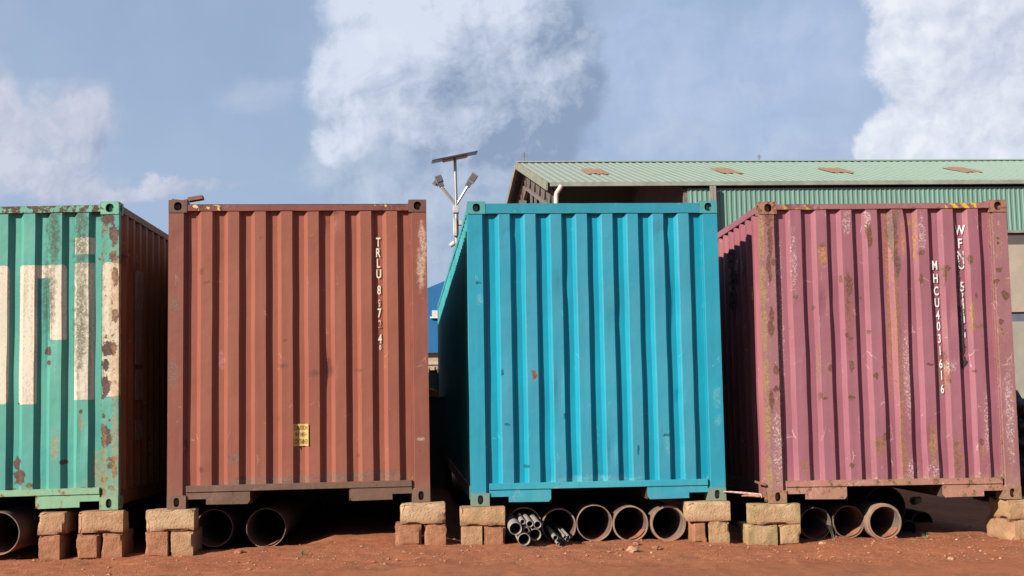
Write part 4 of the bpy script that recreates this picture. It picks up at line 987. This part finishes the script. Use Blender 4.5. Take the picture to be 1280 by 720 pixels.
# trusses: top chord, tie and web, at the gable and every bay
def truss(x):
    q = MB(); g = MB(); n_ = 14
    def T(y): return slope(y)-.25
    def B(y): return slope(y)-1.15 if True else 0
    def P(y, z): return (x+gab(y)-gab(EY), y, z)
    q.beam(P(EY, T(EY)), P(RY, T(RY)), .12, .12); q.beam(P(RY, T(RY)), P(BY, T(BY)), .12, .12)
    t_ = root_part('roof_truss')
    q.build('chord', M_truss, t_)
    q = MB(); q.beam(P(EY+1.2, B(EY+1.2)), P(RY, B(RY)), .14, .16); q.beam(P(RY, B(RY)), P(BY-1.2, B(BY-1.2)), .14, .16); q.build('tie', M_truss, t_)
    ys_ = [EY+1.0+(BY-EY-2.)*i/22 for i in range(23)]
    for i in range(22):
        if i % 2: g.beam(P(ys_[i], T(ys_[i])), P(ys_[i+1], B(ys_[i+1])), .07, .07)
        else: g.beam(P(ys_[i], B(ys_[i])), P(ys_[i+1], T(ys_[i+1])), .07, .07)
        g.beam(P(ys_[i], B(ys_[i])), P(ys_[i], T(ys_[i])), .06, .06)
    g.beam(P(EY+3.6, B(EY+3.6)), P(EY+6.0, B(EY+6)-3.6), .12, .12); g.beam(P(EY+6.5, B(EY+6.5)), P(EY+6.5, 3), .1, .1); g.beam(P(RY+1, B(RY+1)), P(RY+.3, 3), .14, .14); g.beam(P(RY-1.2, B(RY-1.2)), P(RY-1.2, 3), .1, .1); g.beam(P(RY-4, B(RY-4)), P(RY-4, 3), .1, .1)
    g.build('web', M_truss, t_)
def root_part(name):
    me = bpy.data.meshes.new(name); o = bpy.data.objects.new(name, None); COL.objects.link(o); o.parent = wh; return o
for x in (5.1,): truss(x)
# down pipes
q = MB(); q.tube([at(701.5, 232, 44.4), at(700, 235, 44.4), at(696, 241, 44.5), at(695.2, 245, 44.5), at(695.2, 262, 44.5)], .085, 12); q.build('downpipe', simple('white_pipe', (.6, .53, .48), (.5, .44, .4), 2), wh, smooth=True)
for px in (889.2, 893.0):
    a = at(px, 228, 44.7); q = MB(); q.box(a.x-.05, 44.7, 2, a.x+.05, 44.8, EZ-.2); q.build('downpipe', simple('grey_downpipe', (.24, .23, .22), None, 2), wh)
for px, py in ((655.5, 204), (949, 200.5)):
    a = at(px, py, RY); o = root('roof_aerial', 'thin aerial on the warehouse ridge ' + ('by the gable end' if px < 700 else 'above the gap between the blue and pink containers'), 'aerial', (a.x, RY, RZ+.09))
    q = MB(); q.tube([(0, 0, 0), (0, 0, .42 if px < 700 else .25)], .018, 6); q.build('mast', M_truss, o)
    q = MB()
    for k in range(3): q.beam((-.14+.03*k, 0, .18+.08*k) if px < 700 else (-.1, 0, .08+.05*k), (.14-.03*k, 0, .2+.08*k) if px < 700 else (.1, 0, .1+.05*k), .015, .015)
    q.build('crossbars', M_truss, o)

# ------------------------------------------------------------------ solar street lamp
def lamp():
    D = 30.0; ft = at(571, 300, D)
    tp = at(568.7, 198.5, D); jn = at(570.3, 256.5, D)
    o = root('solar_street_lamp', 'tall solar street lamp with a tilted panel and three angled lamp heads', 'street lamp', (ft.x, D, 0))
    L = lambda p: Vector(p)-Vector(o.location)
    ms = simple('galvanised_steel', (.36, .36, .37), (.3, .3, .3), 3, .4, 0, .5); mc = simple('grey_lamp_casing', (.22, .22, .22), (.17, .17, .18), 3, .5); md = simple('dark_lamp_housing', (.11, .11, .12), (.08, .08, .09), 3); mw = simple('white_box_paint', (.52, .52, .5), None, 2)
    q = MB(); q.tube([(0, 0, 0), L(ft), L(jn)], [.07, .055, .048], 12); q.tube([L(jn), L(tp)], .038, 10); q.build('pole', ms, o, smooth=True)
    q = MB(); q.beam(L(at(539.8, 202.2, D)), L(at(596, 190.8, D)), .66, .035, (0, -.10, 1)); q.build('solar_panel', simple('solar_cells', (.05, .06, .09), (.04, .04, .06), 4, .3), o)
    q = MB(); q.beam(L(at(553, 200.5, D)), L(at(584, 194.2, D)), .3, .06); q.build('panel_bracket', ms, o)
    for (ex, ey), (hx0, hy0, hx1, hy1), dy in (((553, 234.5), (552.5, 233.5, 547, 219.5), .0), ((584.5, 233), (584, 233, 594.5, 217.5), 0), ((548.5, 230.5), (549, 231, 543.2, 226), .5)):
        D2 = D+dy
        q = MB(); q.tube([L(jn), L(at(ex, ey, D2))], .032, 8); q.build('arm', ms, o, smooth=True)
        a, b = L(at(hx0, hy0, D2)), L(at(hx1, hy1, D2))
        q = MB(); mid = a.lerp(b, .35); q.beam(a, mid, .12, .08, (0, -1, 0)); h_ = q.build('lamp_head', md, o)
        q = MB(); q.beam(mid, b, .17, .09, (0, -1, 0)); q.build('casing', mc, h_)
        q = MB(); d_ = (b-mid); q.beam(mid+d_*.12+Vector((0, -.058, 0)), mid+d_*.88+Vector((0, -.058, 0)), .14, .012, (0, -1, 0)); q.build('lens', md, h_)
    q = MB(); a = L(at(568.6, 284.5, D)); q.box(a.x-.045, -.13, a.z-.22, a.x+.045, -.05, a.z+.22); q.build('battery_box', mw, o, bevel=.01)
    q = MB(); a = L(at(574.8, 279, D)); q.box(a.x-.03, -.1, a.z-.05, a.x+.04, .1, a.z+.05); q.build('sensor', mw, o)
    q = MB(); a, b = L(at(562.5, 307.5, D)), L(at(568, 303.5, D)); q.tube([a, b], [.05, .065], 10); q.beam(b, (0, 0, b.z), .03, .03); q.build('camera', mw, o)
    q = MB(); a = L(at(570, 262, D)); q.box(-.085, -.085, a.z-.09, .065, .07, a.z+.09); q.build('pole_clamp', mw, o, bevel=.01)
lamp()

# ------------------------------------------------------------------ seen through the gap between the brown and blue containers
def gap_view():
    D = 62
    a = at(520, 366, D); b = at(549, 354, D); zb = at(540, 441, D).z
    o = root('blue_building', 'blue clad building far behind, seen in the gap between the brown and blue containers', 'building', (0, D, 0))
    q = MB(); x0, x1 = a.x-6, at(640, 300, D).x+.5
    sl_ = (b.z-a.z)/(b.x-a.x)
    q.add([(x, y, z) for y in (0, 12) for (x, z) in ((x0, zb), (x1, zb), (x1, a.z+sl_*(x1-a.x)*.25+.3), (b.x+.6, b.z+sl_*.6), (x0, a.z+sl_*(x0-a.x)))], [(0, 1, 2, 3, 4), (9, 8, 7, 6, 5), (0, 1, 6, 5), (1, 2, 7, 6), (2, 3, 8, 7), (3, 4, 9, 8), (4, 0, 5, 9)])
    q.build('cladding', simple('blue_cladding', (.012, .13, .33), (.01, .11, .28), .3), o)
    c = at(543, 392.5, D); q = MB(); q.box(c.x-.12, -.08, c.z-.14, c.x+.4, -.02, c.z+.18); w_ = q.build('window', simple('pale_window', (.6, .62, .62), (.5, .5, .5), 4), o)
    q = MB(); q.box(c.x-.22, -.16, c.z-.22, c.x+.5, -.02, c.z-.14); q.build('sill', simple('white_sill', (.7, .7, .7), None, 4), w_)
    q = MB(); q.box(x0, .3, 0, x1, 11.5, zb); q.build('lower_wall', simple('pale_block_wall', (.40, .33, .26), (.33, .27, .2), 3), o)
    q = MB()
    D = 40
    z1_ = at(540, 455, D).z
    w2 = root('boundary_wall', 'pale boundary wall with patterned blocks behind the gap between the brown and blue containers', 'wall', (0, D, 0))
    xl, xr = at(505, 450, D).x, at(560, 450, D).x
    q.box(xl, 0, 0, xr, .2, z1_-.02); q.build('masonry', simple('tan_masonry', (.42, .33, .25), (.34, .27, .2), 4), w2)
    q = MB(); q.box(xl, -.05, z1_-.02, xr, .25, z1_+.08); q.build('coping', simple('coping_stone', (.48, .42, .34), None, 4), w2)
    D = 24
    tk = root('grey_drum', 'grey drum standing behind the gap between the brown and blue containers', 'drum', (at(541.6, 480, D).x, D, 0))
    zt, zb_ = at(541, 466, D).z, .0
    q = MB(); q.tube([(0, 0, 0), (0, 0, zt*.5), (0, 0, zt)], .11, 16); q.build('barrel', M_gut, tk, smooth=True)
    q = MB(); q.tube([(0, 0, zt), (0, 0, zt+.05)], .085, 16); q.build('lid', M_grey, tk)
    pot = root('potted_weeds', 'dark weeds growing along the top of the wall in the gap', 'weeds', (at(541, 462, 36).x, 36, 0))
    q = MB()
    for i in range(26):
        x = random.uniform(-.22, .3); h = at(541, 464, 36).z
        q.beam((x, 0, h-.5), (x+random.uniform(-.08, .08), 0, h+random.uniform(-.05, .15)), .03, .02)
    q.box(-.3, .05, 0, .35, .15, at(541, 466, 36).z-.1); q.build('leaves', simple('dark_weed', (.06, .06, .03), (.03, .035, .02), 9), pot)
    D = 20
    tp = root('orange_tarpaulin', 'sheet of orange tarpaulin behind the gap between the brown and blue containers', 'tarpaulin', (at(540, 490, D).x, D, 0))
    q = MB(); pts = [(536, 486.5), (545, 488), (549, 491), (549, 497.5), (543, 496), (536, 494)]
    P = [at(a_, b_, D)-Vector(tp.location) for a_, b_ in pts]
    q.add([p for p in P]+[p+Vector((0, .8, .03)) for p in P], [tuple(range(6)), tuple(range(11, 5, -1))]+[(i, (i+1) % 6, (i+1) % 6+6, i+6) for i in range(6)])
    q.build('sheet', simple('orange_sheet', (.62, .17, .07), (.5, .12, .05), 5), tp)
    q = MB(); q.box(-.25, .05, 0, .3, .75, P[2].z-.06); q.build('trestle', M_grey, tp)
gap_view()

# ------------------------------------------------------------------ hose heap right of the pink container
def heap():
    D = 15.5; mk = simple('black_hose', (.02, .02, .024), (.035, .03, .035), 12, .5)
    cols = []
    for i, (x0, y0, x1, y1, x2, y2) in enumerate([(1268, 507, 1277, 500, 1290, 512), (1266, 492, 1274, 508, 1292, 530), (1262, 520, 1280, 512, 1300, 500), (1264, 540, 1280, 526, 1300, 535), (1262, 560, 1278, 548, 1300, 560), (1262, 585, 1280, 570, 1300, 590), (1262, 610, 1280, 596, 1300, 615)]):
        a, b, c = at(x0, y0, D+.1*i), at(x1, y1, D-.1), at(x2, y2, D+.2)
        P = [a.lerp(b, t/5).lerp(b.lerp(c, t/5), t/5) for t in range(6)]
        P = [Vector((p.x, p.y, max(p.z, .08))) for p in P]
        lab = ['topmost black hose on the heap at the right edge', 'steeply slanting black hose near the top of the heap at the right edge', 'third black hose from the top of the heap at the right edge', 'black hose in the middle of the heap at the right edge', 'black hose below the middle of the heap at the right edge', 'black hose near the foot of the heap at the right edge', 'lowest black hose of the heap at the right edge'][i]
        o = root('black_hose', lab, 'hose', P[0], 0, 'black hoses heaped right of the pink container'); q = MB(); q.tube([p-P[0] for p in P], .075, 10); q.build('hose', mk, o, smooth=True)
    o = root('rubble_heap', 'dark heap of scrap behind the hoses at the right edge', 'scrap heap', (at(1300, 600, 16).x, 16, 0))
    bm = bmesh.new(); bmesh.ops.create_icosphere(bm, subdivisions=4, radius=1)
    for v in bm.verts:
        v.co = v.co*(1+.35*noise.fractal(v.co*2.3, 1, 2, 4)); v.co.x *= .75; v.co.y *= .6; v.co.z *= at(1280, 520, 16).z*.98
    me = bpy.data.meshes.new('scrap'); bm.to_mesh(me); bm.free(); me.materials.append(simple('dark_scrap', (.04, .035, .035), (.02, .02, .02), 3))
    s_ = bpy.data.objects.new('scrap', me); COL.objects.link(s_); s_.parent = o
heap()

# ------------------------------------------------------------------ stones, pebbles and weeds
def pebbles():
    rnd = random.Random(3); V = []; Fc = []
    base = [(-1, 0, 0), (1, 0, 0), (0, -1, 0), (0, 1, 0), (0, 0, 1), (0, 0, -.5)]
    fs = [(0, 2, 4), (2, 1, 4), (1, 3, 4), (3, 0, 4), (2, 0, 5), (1, 2, 5), (3, 1, 5), (0, 3, 5)]
    for i in range(15000):
        y = 10.3+2.6*rnd.random()**1.0; x = rnd.uniform(-5.2, 6.6)
        if y > 12.0 and rnd.random() < .6: continue
        s_ = .0025+.0065*rnd.random()**2.2
        if rnd.random() < .022: s_ = rnd.uniform(.011, .024)
        z = ground_z(x, y); o = len(V); a = rnd.random()*6.28; ca, sa = math.cos(a), math.sin(a)
        kx, ky, kz = rnd.uniform(.7, 1.3), rnd.uniform(.7, 1.3), rnd.uniform(.5, .9)
        for vx, vy, vz in base:
            vx, vy, vz = vx*s_*kx*rnd.uniform(.8, 1.2), vy*s_*ky*rnd.uniform(.8, 1.2), vz*s_*kz
            V.append((x+vx*ca-vy*sa, y+vx*sa+vy*ca, z+vz+s_*.15))
        Fc += [tuple(j+o for j in f) for f in fs]
    me = bpy.data.meshes.new('gravel'); me.from_pydata(V, [], Fc)
    m, t, b = newmat('small_stones'); g = t.new('ShaderNodeNewGeometry').outputs['Random Per Island']
    c = t.mix(g, (.27, .095, .05), (.42, .17, .09)); c = t.mix(t.math('GREATER_THAN', g, .975), c, (.46, .32, .22))
    t.put(b.inputs['Base Color'], t.mul(c, ALB)); b.inputs['Roughness'].default_value = .95
    me.materials.append(m); o = bpy.data.objects.new('gravel', me); COL.objects.link(o)
    tag(o, 'scattered small stones and clods on the red earth', 'gravel', kind='stuff')
pebbles()
def stone(px, py, Y, r, label, col):
    a = at(px, py, Y); z = ground_z(a.x, Y)
    # slide along the sight line to the ground
    for _ in range(12):
        a = at(px, py, Y); dz = a.z-ground_z(a.x, Y); Y += dz*(Y/(CZ-a.z+1e-6))
        if abs(dz) < .002: break
    bm = bmesh.new(); bmesh.ops.create_icosphere(bm, subdivisions=3, radius=1)
    for v in bm.verts:
        n = noise.fractal(v.co*1.6+Vector((px, py, 0)), 1, 2, 3); v.co *= (1+.35*n)*r; v.co.z *= .6
    me = bpy.data.meshes.new('stone'); bm.to_mesh(me); bm.free(); me.materials.append(col)
    o = bpy.data.objects.new('stone', me); COL.objects.link(o); o.location = (a.x, Y, ground_z(a.x, Y)+r*.2); tag(o, label, 'stone', 'loose stones on the red ground')
ms1 = simple('reddish_stone', (.30, .125, .075), (.22, .09, .055), 30, .9, .6); ms2 = simple('pale_stone', (.44, .25, .14), (.35, .19, .11), 30, .9, .6)
stone(797, 681.5, 11.8, .034, 'reddish stone in front of the second pipe from the right under the blue container', ms1)
stone(791, 689, 11.5, .055, 'flat pale stone in front of the blue container\'s pipes', ms2)
stone(820, 686.5, 11.6, .040, 'reddish clod right of the flat pale stone', ms1)
stone(777, 688, 11.5, .022, 'small dark clod left of the flat pale stone', ms1)
stone(299, 691.5, 11.4, .042, 'rounded clod in front of the two pipes under the brown container', ms1)
stone(1036, 681, 11.6, .035, 'pale scrap of stone beside the dry weed stems', ms2)
stone(1189, 699, 11.3, .028, 'small pale stone on the open ground at the right', ms2)
M_grass = simple('dry_green_blades', (.15, .15, .06), (.26, .20, .09), 20)
M_stem = simple('dry_stems', (.26, .27, .16), (.17, .16, .10), 20)
def weed(px, py, Y, n, h, spread, label, mat, lean=0, seed=1, wd=.004):
    rnd = random.Random(seed); a = at(px, py, Y); z = ground_z(a.x, Y)
    o = root('weed', label, 'weed', (a.x, Y, z-.01)); q = MB()
    for i in range(n):
        ang = rnd.random()*6.28; r = rnd.random()*spread; hh = h*rnd.uniform(.45, 1)
        dx, dy = math.cos(ang)*r, math.sin(ang)*r*.6; w_ = wd*rnd.uniform(.6, 1.2); px0, py0 = rnd.uniform(-.02, .02), rnd.uniform(-.02, .02)
        pts = []
        for k in range(5):
            t_ = k/4; pts.append(Vector((px0+dx*t_**1.5+lean*t_*t_, py0+dy*t_**1.5, hh*(t_-.25*t_*t_*(r/spread)))))
        sd = Vector((math.sin(ang), -math.cos(ang), 0)).normalized()
        if abs(sd.x) < .4: sd = Vector((1, 0, 0))
        vs = []
        for k, p in enumerate(pts): ww = w_*(1-k/4.3); vs += [p-sd*ww, p+sd*ww]
        q.add(vs, [(2*k, 2*k+1, 2*k+3, 2*k+2) for k in range(4)])
    q.build('blades', mat, o)
weed(1042, 677, 11.8, 7, .38, .10, 'tall dry stems leaning on the pipes under the pink container', M_stem, -.09, 3, .0018)
weed(378, 699, 11.3, 22, .10, .05, 'tiny green tuft on the bare earth in front of the brown container', M_grass, 0, 4, .003)
weed(1156, 668, 12.0, 9, .09, .08, 'small dry tuft at the shadow edge right of the collared pipe', M_stem, 0, 5, .003)
weed(1210, 664, 12.4, 10, .10, .06, 'thin tuft near the shadow edge under the pink container', M_stem, 0, 6, .003)
weed(1142, 687, 11.5, 12, .07, .12, 'low yellow-green tuft in front of the collared pipe', M_grass, .06, 7, .003)
